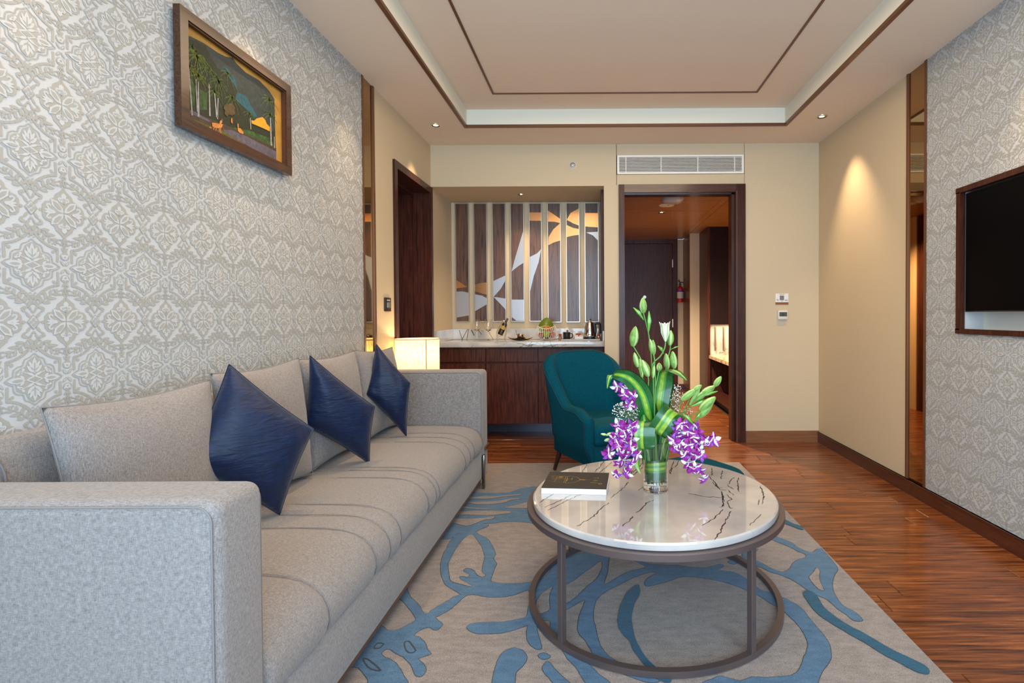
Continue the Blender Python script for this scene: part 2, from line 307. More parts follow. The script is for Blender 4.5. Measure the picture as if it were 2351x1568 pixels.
RUG_BLUE=[[(-0.82,2.213),(-0.794,2.172),(-0.753,2.126),(-0.728,2.095),(-0.713,2.07),(-0.695,2.049),(-0.678,2.049),(-0.671,2.07),(-0.653,2.1),(-0.631,2.132),(-0.611,2.164),(-0.587,2.184),(-0.555,2.184),(-0.559,2.174),(-0.57,2.157),(-0.581,2.119),(-0.595,2.082),(-0.614,2.052),(-0.634,2.028),(-0.641,2.017),(-0.62,1.994),(-0.602,1.977),(-0.599,1.966),(-0.607,1.939),(-0.622,1.937),(-0.64,1.953),(-0.657,1.953),(-0.675,1.932),(-0.687,1.906),(-0.667,1.898),(-0.648,1.88),(-0.624,1.853),(-0.607,1.819),(-0.587,1.801),(-0.605,1.787),(-0.624,1.774),(-0.602,1.752),(-0.585,1.73),(-0.576,1.709),(-0.581,1.689),(-0.591,1.685),(-0.605,1.693),(-0.622,1.718),(-0.644,1.748),(-0.673,1.779),(-0.69,1.79),(-0.712,1.802),(-0.734,1.818),(-0.742,1.825),(-0.758,1.825),(-0.764,1.811),(-0.761,1.797),(-0.743,1.781),(-0.717,1.768),(-0.691,1.748),(-0.667,1.722),(-0.643,1.689),(-0.619,1.661),(-0.602,1.623),(-0.584,1.58),(-0.719,1.605),(-0.751,1.666),(-0.775,1.694),(-0.8,1.719),(-0.824,1.732),(-0.865,1.745),(-0.873,1.884),(-0.862,1.968),(-0.827,1.962),(-0.801,1.94),(-0.777,1.935),(-0.754,1.943),(-0.734,1.967),(-0.718,1.989),(-0.713,2.006),(-0.726,2.029),(-0.758,2.071),(-0.789,2.108),(-0.818,2.14),(-0.865,2.186),(-0.854,2.256)],
 [(-0.669,2.824),(-0.645,2.79),(-0.611,2.762),(-0.579,2.725),(-0.558,2.68),(-0.531,2.62),(-0.506,2.554),(-0.51,2.515),(-0.483,2.454),(-0.486,2.411),(-0.483,2.362),(-0.481,2.311),(-0.472,2.289),(-0.426,2.277),(-0.369,2.273),(-0.313,2.28),(-0.291,2.284),(-0.272,2.251),(-0.291,2.226),(-0.322,2.206),(-0.354,2.182),(-0.395,2.166),(-0.441,2.163),(-0.478,2.167),(-0.51,2.18),(-0.54,2.185),(-0.572,2.181),(-0.604,2.205),(-0.647,2.24),(-0.674,2.269),(-0.699,2.313),(-0.723,2.367),(-0.744,2.432),(-0.753,2.464),(-0.764,2.525),(-0.771,2.589),(-0.772,2.63),(-0.778,2.691),(-0.772,2.754),(-0.757,2.816),(-0.734,2.87)],
 [(-0.902,3.54),(-0.828,3.464),(-0.73,3.448),(-0.63,3.447),(-0.583,3.461),(-0.533,3.527),(-0.47,3.557),(-0.42,3.564),(-0.318,3.304),(-0.273,3.057),(-0.274,2.875),(-0.287,2.88),(-0.331,2.901),(-0.368,2.932),(-0.414,2.954),(-0.478,2.96),(-0.543,2.961),(-0.582,2.945),(-0.624,2.94),(-0.656,2.93),(-0.656,2.904),(-0.646,2.925),(-0.625,2.925),(-0.616,2.904),(-0.635,2.873),(-0.654,2.849),(-0.669,2.824),(-0.672,2.753),(-0.728,2.754),(-0.759,2.816),(-0.771,2.763),(-0.787,2.736),(-0.817,2.732),(-0.864,2.755),(-0.877,2.964),(-0.886,3.285)],
 [(-0.499,1.96),(-0.489,1.974),(-0.455,1.982),(-0.412,1.984),(-0.373,1.984),(-0.325,1.998),(-0.294,2.011),(-0.26,2.037),(-0.231,1.991),(-0.271,1.964),(-0.316,1.937),(-0.36,1.917),(-0.408,1.914),(-0.456,1.915),(-0.486,1.933),(-0.5,1.949)],
 [(-0.307,2.268),(-0.293,2.284),(-0.262,2.299),(-0.237,2.335),(-0.221,2.381),(-0.212,2.429),(-0.172,2.483),(-0.135,2.526),(-0.082,2.564),(-0.028,2.604),(0.014,2.645),(0.062,2.687),(0.112,2.731),(0.175,2.73),(0.176,2.542),(0.203,2.489),(0.231,2.457),(0.273,2.443),(0.337,2.433),(0.381,2.437),(0.394,2.428),(0.455,2.41),(0.519,2.41),(0.587,2.443),(0.595,2.422),(0.557,2.388),(0.616,2.37),(0.647,2.345),(0.674,2.284),(0.703,2.207),(0.741,2.193),(0.757,2.171),(0.785,2.142),(0.811,2.101),(0.825,2.062),(0.826,2.012),(0.831,1.946),(0.835,1.902),(0.836,1.859),(0.826,1.823),(0.807,1.774),(0.771,1.728),(0.737,1.692),(0.706,1.647),(0.672,1.594),(0.315,1.596),(0.323,1.64),(0.374,1.668),(0.409,1.681),(0.46,1.658),(0.504,1.676),(0.553,1.672),(0.584,1.676),(0.624,1.68),(0.653,1.693),(0.683,1.724),(0.713,1.774),(0.742,1.813),(0.762,1.864),(0.768,1.919),(0.765,1.964),(0.755,2.012),(0.739,2.069),(0.709,2.109),(0.687,2.157),(0.65,2.201),(0.604,2.249),(0.556,2.281),(0.497,2.309),(0.427,2.326),(0.377,2.326),(0.345,2.306),(0.301,2.279),(0.245,2.256),(0.223,2.249),(0.209,2.252),(0.213,2.287),(0.23,2.319),(0.262,2.348),(0.277,2.364),(0.26,2.369),(0.222,2.361),(0.169,2.328),(0.117,2.28),(0.075,2.242),(0.042,2.212),(0.014,2.176),(-0.009,2.128),(-0.016,2.074),(-0.019,2.011),(-0.012,1.963),(-0.002,1.901),(0.008,1.843),(0.024,1.803),(0.055,1.764),(0.099,1.727),(0.143,1.7),(0.18,1.678),(0.199,1.659),(0.169,1.653),(0.126,1.67),(0.097,1.687),(0.047,1.716),(0.013,1.745),(-0.008,1.778),(-0.028,1.823),(-0.045,1.869),(-0.066,1.902),(-0.076,1.941),(-0.076,1.993),(-0.067,2.055),(-0.054,2.121),(-0.056,2.138),(-0.084,2.114),(-0.119,2.075),(-0.144,2.053),(-0.153,2.024),(-0.139,1.982),(-0.131,1.908),(-0.108,1.859),(-0.086,1.813),(-0.066,1.784),(-0.033,1.746),(-0.008,1.705),(0.016,1.679),(0.039,1.65),(0.05,1.621),(-0.02,1.621),(-0.038,1.65),(-0.053,1.679),(-0.066,1.71),(-0.083,1.741),(-0.103,1.769),(-0.128,1.818),(-0.151,1.865),(-0.168,1.902),(-0.181,1.953),(-0.186,1.994),(-0.221,1.991),(-0.233,1.983),(-0.229,1.93),(-0.212,1.87),(-0.202,1.839),(-0.205,1.821),(-0.22,1.824),(-0.242,1.844),(-0.259,1.876),(-0.269,1.925),(-0.268,1.959),(-0.28,2.007),(-0.279,2.025),(-0.282,2.076),(-0.28,2.116),(-0.284,2.179),(-0.301,2.222)],
 [(0.701,2.518),(0.728,2.5),(0.758,2.478),(0.786,2.451),(0.804,2.414),(0.829,2.383),(0.858,2.367),(0.901,2.402),(0.936,2.455),(0.975,2.487),(1.018,2.509),(1.029,2.543),(1.006,2.567),(0.99,2.609),(0.962,2.652),(0.924,2.704),(0.884,2.757),(0.919,2.812),(0.957,2.75),(0.982,2.71),(1.01,2.677),(1.018,2.627),(1.043,2.578),(1.072,2.557),(1.102,2.59),(1.129,2.601),(1.137,2.589),(1.127,2.421),(1.106,2.37),(1.068,2.321),(1.019,2.229),(1.005,2.169),(0.997,2.095),(1.018,2.057),(1.029,2.019),(1.029,1.991),(1.019,1.984),(0.992,1.987),(0.982,2.027),(0.966,2.065),(0.962,2.104),(0.954,2.136),(0.928,2.169),(0.903,2.208),(0.891,2.248),(0.876,2.285),(0.858,2.313),(0.827,2.348),(0.791,2.373),(0.769,2.414),(0.734,2.451),(0.691,2.479)],
 [(0.627,2.463),(0.659,2.504),(0.636,2.533),(0.653,2.547),(0.693,2.528),(0.716,2.532),(0.719,2.557),(0.738,2.576),(0.785,2.596),(0.814,2.601),(0.777,2.556),(0.739,2.518),(0.756,2.484),(0.782,2.457),(0.775,2.408),(0.74,2.434),(0.706,2.466),(0.673,2.458),(0.647,2.44)],
 [(-0.302,1.829),(-0.283,1.825),(-0.262,1.808),(-0.25,1.785),(-0.248,1.759),(-0.257,1.733),(-0.271,1.708),(-0.273,1.683),(-0.269,1.652),(-0.263,1.603),(-0.332,1.603),(-0.345,1.68),(-0.347,1.72),(-0.346,1.759),(-0.339,1.799),(-0.321,1.82)],
 [(-0.209,1.789),(-0.191,1.801),(-0.168,1.787),(-0.173,1.772),(-0.194,1.768)],
 [(-0.187,1.728),(-0.177,1.756),(-0.164,1.746),(-0.15,1.723),(-0.123,1.688),(-0.091,1.651),(-0.078,1.629),(-0.13,1.63),(-0.144,1.651),(-0.164,1.68),(-0.182,1.706)]]
RUG_BEIGE=[[(-0.679,2.781),(-0.654,2.744),(-0.62,2.681),(-0.591,2.62),(-0.566,2.554),(-0.554,2.507),(-0.549,2.455),(-0.54,2.39),(-0.527,2.362),(-0.511,2.342),(-0.527,2.329),(-0.551,2.349),(-0.57,2.383),(-0.596,2.408),(-0.618,2.412),(-0.627,2.391),(-0.606,2.363),(-0.589,2.349),(-0.591,2.329),(-0.617,2.339),(-0.629,2.328),(-0.606,2.297),(-0.577,2.275),(-0.552,2.25),(-0.572,2.253),(-0.614,2.272),(-0.655,2.294),(-0.676,2.343),(-0.708,2.432),(-0.716,2.486),(-0.72,2.564),(-0.72,2.664),(-0.713,2.726),(-0.703,2.763)],
 [(-0.864,3.386),(-0.8,3.364),(-0.741,3.385),(-0.666,3.377),(-0.592,3.397),(-0.516,3.417),(-0.504,3.402),(-0.57,3.382),(-0.626,3.369),(-0.661,3.349),(-0.729,3.329),(-0.803,3.337),(-0.876,3.338)],
 [(-0.862,3.285),(-0.808,3.277),(-0.719,3.283),(-0.649,3.288),(-0.605,3.308),(-0.562,3.334),(-0.51,3.339),(-0.503,3.327),(-0.557,3.307),(-0.572,3.281),(-0.618,3.249),(-0.686,3.237),(-0.755,3.232),(-0.813,3.258),(-0.882,3.272)],
 [(-0.874,3.208),(-0.817,3.201),(-0.789,3.182),(-0.718,3.171),(-0.638,3.162),(-0.668,3.152),(-0.78,3.163),(-0.855,3.17)],
 [(-0.848,3.11),(-0.788,3.121),(-0.731,3.127),(-0.617,3.122),(-0.549,3.119),(-0.514,3.097),(-0.563,3.072),(-0.614,3.061),(-0.692,3.056),(-0.782,3.063),(-0.849,3.064)],
 [(-0.847,3.008),(-0.79,3.007),(-0.725,3.006),(-0.662,3.017),(-0.618,3.038),(-0.605,3.029),(-0.615,2.999),(-0.651,2.989),(-0.68,2.962),(-0.705,2.926),(-0.726,2.905),(-0.759,2.905),(-0.794,2.927),(-0.852,2.964)],
 [(-0.573,3.182),(-0.523,3.21),(-0.481,3.241),(-0.437,3.266),(-0.398,3.177),(-0.424,3.163),(-0.488,3.166),(-0.553,3.173)],
 [(-0.196,2.237),(-0.204,2.2),(-0.203,2.136),(-0.194,2.082),(-0.203,2.056),(-0.237,2.037),(-0.247,2.063),(-0.253,2.109),(-0.25,2.15),(-0.235,2.193),(-0.215,2.226)],
 [(0.013,2.468),(0.021,2.423),(0.008,2.362),(-0.009,2.305),(-0.041,2.258),(-0.068,2.206),(-0.09,2.163),(-0.115,2.128),(-0.147,2.102),(-0.161,2.115),(-0.166,2.207),(-0.156,2.236),(-0.107,2.29),(-0.072,2.346),(-0.03,2.406)],
 [(0.109,2.557),(0.147,2.504),(0.227,2.417),(0.161,2.387),(0.112,2.349),(0.073,2.304),(0.033,2.262),(0.036,2.297),(0.05,2.371),(0.06,2.514)],
 [(1.024,2.401),(1.026,2.371),(0.999,2.312),(0.982,2.256),(0.972,2.203),(0.955,2.212),(0.95,2.243),(0.951,2.303),(0.959,2.322),(0.995,2.361)]]
RUG_DARK=[[(0.872,2.182),(0.905,2.204),(0.923,2.169),(0.92,2.12),(0.917,2.073),(0.927,2.027),(0.945,1.977),(0.966,1.936),(0.99,1.903),(1.019,1.846),(1.049,1.798),(1.081,1.758),(1.101,1.731),(1.105,1.709),(1.092,1.689),(1.073,1.686),(1.048,1.704),(1.02,1.747),(0.989,1.792),(0.964,1.852),(0.94,1.884),(0.92,1.923),(0.898,1.963),(0.879,2.006),(0.868,2.05),(0.866,2.096),(0.868,2.145)],
 [(1.075,2.983),(1.095,2.951),(1.114,2.905),(1.142,2.882),(1.136,2.831),(1.113,2.839),(1.091,2.875),(1.056,2.928)],
 [(0.178,2.257),(0.182,2.234),(0.177,2.175),(0.153,2.113),(0.137,2.048),(0.13,1.992),(0.132,1.923),(0.138,1.873),(0.15,1.817),(0.165,1.773),(0.189,1.731),(0.215,1.695),(0.238,1.661),(0.227,1.649),(0.199,1.661),(0.181,1.686),(0.164,1.722),(0.146,1.763),(0.124,1.812),(0.117,1.858),(0.099,1.89),(0.081,1.94),(0.077,1.992),(0.087,2.061),(0.101,2.12),(0.127,2.19),(0.154,2.234)]]
RUG_LOOPS=[[(-0.703,1.858),(-0.694,1.868),(-0.672,1.848),(-0.648,1.815),(-0.658,1.801),(-0.681,1.815)],
 [(-0.815,1.771),(-0.797,1.77),(-0.765,1.744),(-0.726,1.712),(-0.747,1.714),(-0.78,1.731)],
 [(-0.801,1.828),(-0.801,1.856),(-0.776,1.854),(-0.781,1.83)]]

# ================================================================ THE ROOM
T = .24
# ---- floor: a screed with single boards
fl = struct('floor')
M().box(XL-.34, XR+T, -1.2, 8.6, -.12, -.012).build('subfloor', DARKV, fl, smooth=0)
PM = {}
def plank_mesh(L, w):
    k = (round(L, 2), round(w, 3))
    if k not in PM:
        g = .0012; b = .002; m = M(); x, y = L/2-g, w/2-g
        vs = [(-x, -y, -.012), (x, -y, -.012), (x, y, -.012), (-x, y, -.012), (-x, -y, -b), (x, -y, -b), (x, y, -b), (-x, y, -b),
              (-x+b, -y+b, 0), (x-b, -y+b, 0), (x-b, y-b, 0), (-x+b, y-b, 0)]
        m.add(vs, [(0, 1, 5, 4), (1, 2, 6, 5), (2, 3, 7, 6), (3, 0, 4, 7), (4, 5, 9, 8), (5, 6, 10, 9), (6, 7, 11, 10), (7, 4, 8, 11), (8, 9, 10, 11)])
        PM[k] = m.mesh('plank', FLOORW, 0)
    return PM[k]
def plank(x0, x1, y0, y1):
    o = bpy.data.objects.new('plank', plank_mesh(x1-x0, y1-y0)); COL.objects.link(o); o.location = ((x0+x1)/2, (y0+y1)/2, 0); o.parent = fl
def planks(xa, xb, ya, yb, w=.122, L=1.2):
    n = max(1, round((yb-ya)/w)); w = (yb-ya)/n
    for i in range(n):
        x = xa-rnd.uniform(.1, L-.15)
        while x < xb-.001:
            a, b = max(x, xa), min(x+L, xb)
            if b-a > .12: plank(round(a, 2), round(b, 2), ya+i*w, ya+(i+1)*w)
            elif b > a+.001: plank(round(a, 2), round(b, 2), ya+i*w, ya+(i+1)*w)
            x += L
planks(XL, XR, .5, YB)
planks(XL, .08, YB, 5.36)
planks(.21, 1.39, YB, 8.27, L=1.2)
planks(1.39, 1.56, YB, 7.69, L=1.2)
M().box(XL-.30, XL, 3.93, YB, -.012, 0).build('threshold', FLOORW, fl, smooth=0)
M().box(XL, XR, -1.2, .5, -.012, 0).build('floor_boards_by_window', FLOORW, fl, smooth=0)

# ---- walls
wl = struct('wall_left')
def wbox(par, name, m, *b): return M().box(*b).build(name, m, par, smooth=0)
wbox(wl, 'wallpaper_panel', PAPER, XL-T, XL, -1.2, 3.415, 0, ZC+.2)
wbox(wl, 'cream_panel', CREAM, XL-T, XL, 3.605, 3.931, 0, ZC+.2)
wbox(wl, 'cream_panel', CREAM, XL-T, XL, 3.931, YB+.001, 2.392, ZC+.2)
wbox(wl, 'cream_panel', CREAM, XL-T, XL, YB+.001, 5.7, 0, ZC+.2)
wbox(wl, 'mirror_backing', BRONZE, XL-T, XL-.012, 3.415, 3.605, 0, ZC+.2)
wbox(wl, 'bronze_mirror', BMIR, XL-.012, XL-.004, 3.437, 3.583, .1, ZC)
wbox(wl, 'mirror_trim', BRONZE, XL-.012, XL+.006, 3.415, 3.437, 0, ZC)
wbox(wl, 'mirror_trim', BRONZE, XL-.012, XL+.006, 3.583, 3.605, 0, ZC)
wr = struct('wall_right')
TY0, TY1, TZ0, TZ1 = 1.55, 2.955, 1.105, 1.888
wbox(wr, 'wallpaper_panel', PAPER, XR, XR+T, -1.2, TY0, 0, ZC+.2)
wbox(wr, 'wallpaper_panel', PAPER, XR, XR+T, TY0, TY1, 0, TZ0)
wbox(wr, 'wallpaper_panel', PAPER, XR, XR+T, TY0, TY1, TZ1, ZC+.2)
wbox(wr, 'wallpaper_panel', PAPER, XR, XR+T, TY1, 3.262, 0, ZC+.2)
wbox(wr, 'niche_back', mat('niche_paint', (.70, .68, .62), .7), XR+.13, XR+T, TY0, TY1, TZ0, TZ1)
wbox(wr, 'mirror_backing', BRONZE, XR+.012, XR+T, 3.262, 3.472, 0, ZC+.2)
wbox(wr, 'bronze_mirror', BMIR, XR+.004, XR+.012, 3.284, 3.456, .1, ZC)
wbox(wr, 'mirror_trim', BRONZE, XR-.006, XR+.012, 3.262, 3.284, .09, ZC)
wbox(wr, 'mirror_trim', BRONZE, XR-.006, XR+.012, 3.456, 3.472, .09, ZC)
wbox(wr, 'cream_panel', CREAM, XR, XR+T, 3.472, YB+.3, 0, ZC+.2)
for y0, y1, z0, z1, n in ((TY0-.03, TY1+.03, TZ1-.005, TZ1+.025, 0), (TY0-.03, TY1+.03, TZ0-.022, TZ0+.006, 0), (TY1-.004, TY1+.026, TZ0, TZ1, 0), (TY0-.026, TY0+.004, TZ0, TZ1, 0)):
    wbox(wr, 'niche_frame', FRAMEW, XR-.012, XR+.02, y0, y1, z0, z1)
bl = struct('baseboard_left'); wbox(bl, 'skirting', BASEW, XL, XL+.014, -1.2, 3.931, 0, .098)
br = struct('baseboard_right')
M().box(XR-.014, XR, -1.2, YB, 0, .094).box(XR-.018, XR, -1.2, YB, .086, .094).build('skirting', BASEW, br, smooth=0)
bb = struct('baseboard_back'); wbox(bb, 'skirting', BASEL, 1.40, XR, YB-.013, YB, 0, .106)

wb = struct('wall_back')
NZ = 2.405   # head of the pantry niche
wbox(wb, 'cream_panel', CREAM, XL-T, .194, YB, YB+T*.6, NZ, ZC+.2)
wbox(wb, 'niche_soffit', CREAM, XL-T, .194, YB+T*.6, 5.7, NZ, NZ+.1)
wbox(wb, 'cream_pier', CREAM, .078, .194, YB, 5.7, 0, NZ)
wbox(wb, 'joint_strip', mat('joint_backing', (.12, .08, .05), .9), .194, .199, YB+.006, YB+.1, 0, ZC)  # dark backing set in the open joint between wall panels
wbox(wb, 'joint_strip', MATS['joint_backing'], 1.386, 1.390, YB+.006, YB+.1, 0, ZC)
wbox(wb, 'cream_panel', CREAM, .199, 1.386, YB, YB+T*.6, 2.69, ZC+.2)
wbox(wb, 'cream_panel', CREAM, .199, 1.386, YB, YB+T*.6, 2.412, 2.508)
wbox(wb, 'grille_void', DARKV, .199, 1.386, YB+.06, YB+T*.6, 2.508, 2.69)
wbox(wb, 'cream_panel', CREAM, 1.390, XR+T, YB, YB+T*.6, 0, ZC+.2)
wbox(wb, 'niche_back', CREAM, XL-T, .078, 5.52, 5.7, 0, NZ)
wbox(wb, 'cream_panel', CREAM, .194, .215, YB+.001, YB+T*.6, 0, 2.412)
# ---- ceiling with its tray
ce = struct('ceiling')
TX0, TX1, TYF, TYN, TZ = -1.083, 1.596, 4.366, .15, 2.93
wbox(ce, 'ceiling_margin', CEIL, XL-T, TX0, -1.2, YB, ZC, ZC+.3)
wbox(ce, 'ceiling_margin', CEIL, TX1, XR+T, -1.2, YB, ZC, ZC+.3)
wbox(ce, 'ceiling_margin', CEIL, TX0, TX1, TYF, YB, ZC, ZC+.3)
wbox(ce, 'ceiling_margin', CEIL, TX0, TX1, -1.2, TYN, ZC, ZC+.3)
wbox(ce, 'tray_top', CEIL, TX0, TX1, TYN, TYF, TZ, TZ+.1)
e = .004
wbox(ce, 'tray_side', TRAYSIDE, TX0, TX0+e, TYN+e, TYF-e, ZC+.012, TZ)
wbox(ce, 'tray_side', TRAYSIDE, TX1-e, TX1, TYN+e, TYF-e, ZC+.012, TZ)
wbox(ce, 'tray_side', TRAYSIDE, TX0, TX1, TYF-e, TYF, ZC+.012, TZ)
wbox(ce, 'tray_side', TRAYSIDE, TX0, TX1, TYN, TYN+e, ZC+.012, TZ)
t1 = struct('trim_1')
for b in ((TX0-.02, TX0+.006, TYN+.006, TYF-.006), (TX1-.006, TX1+.02, TYN+.006, TYF-.006), (TX0-.02, TX1+.02, TYF-.006, TYF+.02), (TX0-.02, TX1+.02, TYN-.02, TYN+.006)):
    wbox(t1, 'bronze_strip', BRONZE, *b, ZC-.006, ZC+.014)
t2 = struct('trim_2')
for b in ((-.800, -.785, .515, 4.040), (1.252, 1.267, .515, 4.040), (-.800, 1.267, 4.040, 4.055), (-.800, 1.267, .5, .515)):
    wbox(t2, 'bronze_strip', BRONZE, *b, TZ-.006, TZ+.004)
# ---- window wall behind the camera
wn = struct('wall_window_side')
wbox(wn, 'cream_panel', CREAM, XL-T, -1.35, -1.35, -1.2, 0, ZC+.2)
wbox(wn, 'cream_panel', CREAM, 1.95, XR+T, -1.35, -1.2, 0, ZC+.2)
wbox(wn, 'cream_panel', CREAM, -1.35, 1.95, -1.35, -1.2, 2.68, ZC+.2)
wbox(wn, 'cream_panel', CREAM, -1.35, 1.95, -1.35, -1.2, 0, .3)
w1 = struct('window_1')
for x in (-1.35, .27, 1.89): wbox(w1, 'window_frame', BRONZE, x, x+.06, -1.3, -1.24, .3, 2.68)
for z in (.3, 2.62): wbox(w1, 'window_frame', BRONZE, -1.35, 1.95, -1.3, -1.24, z, z+.06)
wbox(ce, 'ceiling_margin', CEIL, XL-T, XR+T, -1.36, -1.2, ZC, ZC+.3)

# ---- door on the left wall
d1 = struct('door_1')
wbox(d1, 'door_jamb', FRAMEW, XL-.26, XL+.018, 3.931, 3.985, 0, 2.392)
wbox(d1, 'door_jamb', FRAMEW, XL-.26, XL+.018, 4.79, YB, 0, 2.392)
wbox(d1, 'door_head', FRAMEW, XL-.26, XL+.018, 3.985, 4.79, 2.335, 2.392)
wbox(d1, 'reveal_panel', DARKW, XL-.26, XL-.155, 4.772, 4.79, 0, 2.335)
wbox(d1, 'reveal_panel', DARKW, XL-.15, XL-.065, 4.778, 4.79, 0, 2.335)
wbox(d1, 'reveal_panel', DARKW, XL-.26, XL-.14, 3.985, 4.79, 2.315, 2.335)
wbox(d1, 'door_leaf', DARKW, XL-.30, XL-.26, 3.90, YB+.03, -.012, 2.42)
# ---- main doorway in the back wall
d2 = struct('door_2')
fy0, fy1 = YB-.022, YB+.145
wbox(d2, 'door_jamb', FRAMEW, .215, .268, fy0, fy1, 0, 2.412)
wbox(d2, 'door_jamb', FRAMEW, 1.302, 1.393, fy0, fy1, 0, 2.412)
wbox(d2, 'door_head', wood('frame_wood_flat', [(.035, .011, .008), (.085, .026, .015)], 'X', 4, .22, .4), .268, 1.302, fy0, fy1, 2.338, 2.412)
wbox(d2, 'door_stop', FRAMEW, 1.276, 1.302, fy0+.06, fy1, 0, 2.338)
wbox(d2, 'door_stop', MATS['frame_wood_flat'], .268, 1.302, fy0+.06, fy1, 2.330, 2.338)
wbox(d2, 'jamb_bead', mat('bead', (.20, .10, .07), .3), 1.309, 1.313, fy0-.003, fy0, 0, 2.345)
# ---- hall beyond
wh = struct('wall_hall'); HY = 8.27
wbox(wh, 'cream_panel', CREAM, 1.30, 1.392, HY, HY+.15, .09, 2.4)
wbox(wh, 'wood_panel', wood('hall_side_veneer', [(.10, .04, .02), (.19, .085, .04)], 'Z', 3, .4, .2), 1.392, 1.53, 7.69, HY+.15, .09, 2.4)
wbox(wh, 'cream_panel', CREAM, 1.392, 1.532, 7.66, 7.69, .09, 2.4)
wbox(wh, 'door_surround', DARKW, .1, 1.30, HY+.02, HY+.15, 0, 2.4)
wbox(wh, 'wood_panel', DARKW, .05, .21, YB+.145, 6.4, 0, 2.4)
wbox(wh, 'cream_panel', CREAM, .05, .21, 6.4, HY+.15, 0, 2.4)
wbox(wh, 'cream_panel', CREAM, 2.3, 2.45, YB, 7.3, 0, 2.4)
wbox(wh, 'hall_skirting', BASEW, 1.30, 1.40, HY-.012, HY+.1, 0, .09)
wbox(wh, 'hall_skirting', BASEW, 1.382, 1.545, 7.65, HY, 0, .09)
wbox(wh, 'floor_edge', DARKV, 1.56, 2.3, YB+.14, 7.3, -.01, .0)
d3 = struct('door_3')
wbox(d3, 'door_frame', DARKW, 1.222, 1.30, HY-.03, HY+.05, 0, 2.4)
wbox(d3, 'door_frame', DARKW, .2, 1.222, HY-.03, HY+.05, 2.335, 2.4)
wbox(d3, 'door_leaf', DARKW, .2, 1.215, HY-.005, HY+.05, 0, 2.33)
M().lathe([(0, -.012), (.022, -.010), (.026, 0)], 20).xf(Matrix.Translation((.777, HY-.006, 1.484)) @ Matrix.Rotation(PI/2, 4, 'X')).build('peephole', mat('peephole_grey', (.5, .47, .42), .3, .6), d3)
for z in (1.0, 1.95): wbox(d3, 'hinge', STEEL, 1.213, 1.226, HY-.036, HY-.028, z, z+.13)
ch = struct('ceiling_hall')
yy = [YB+.145, 5.46, 6.02, 7.12, 7.75, HY]
for a, b in zip(yy, yy[1:]): wbox(ch, 'ceiling_panel', HALLW, .2, 1.315, a+.006, b-.006, 2.4, 2.43)
wbox(ch, 'ceiling_panel', HALLW, 1.320, 1.39, YB+.145, HY, 2.402, 2.43)
wbox(ch, 'ceiling_panel', HALLW, 1.395, 2.3, YB+.145, 7.69, 2.402, 2.43)
wbox(ch, 'ceiling_void', mat('hall_joint', (.55, .33, .16), .6), .1, 2.4, YB+.13, HY+.1, 2.43, 2.5)

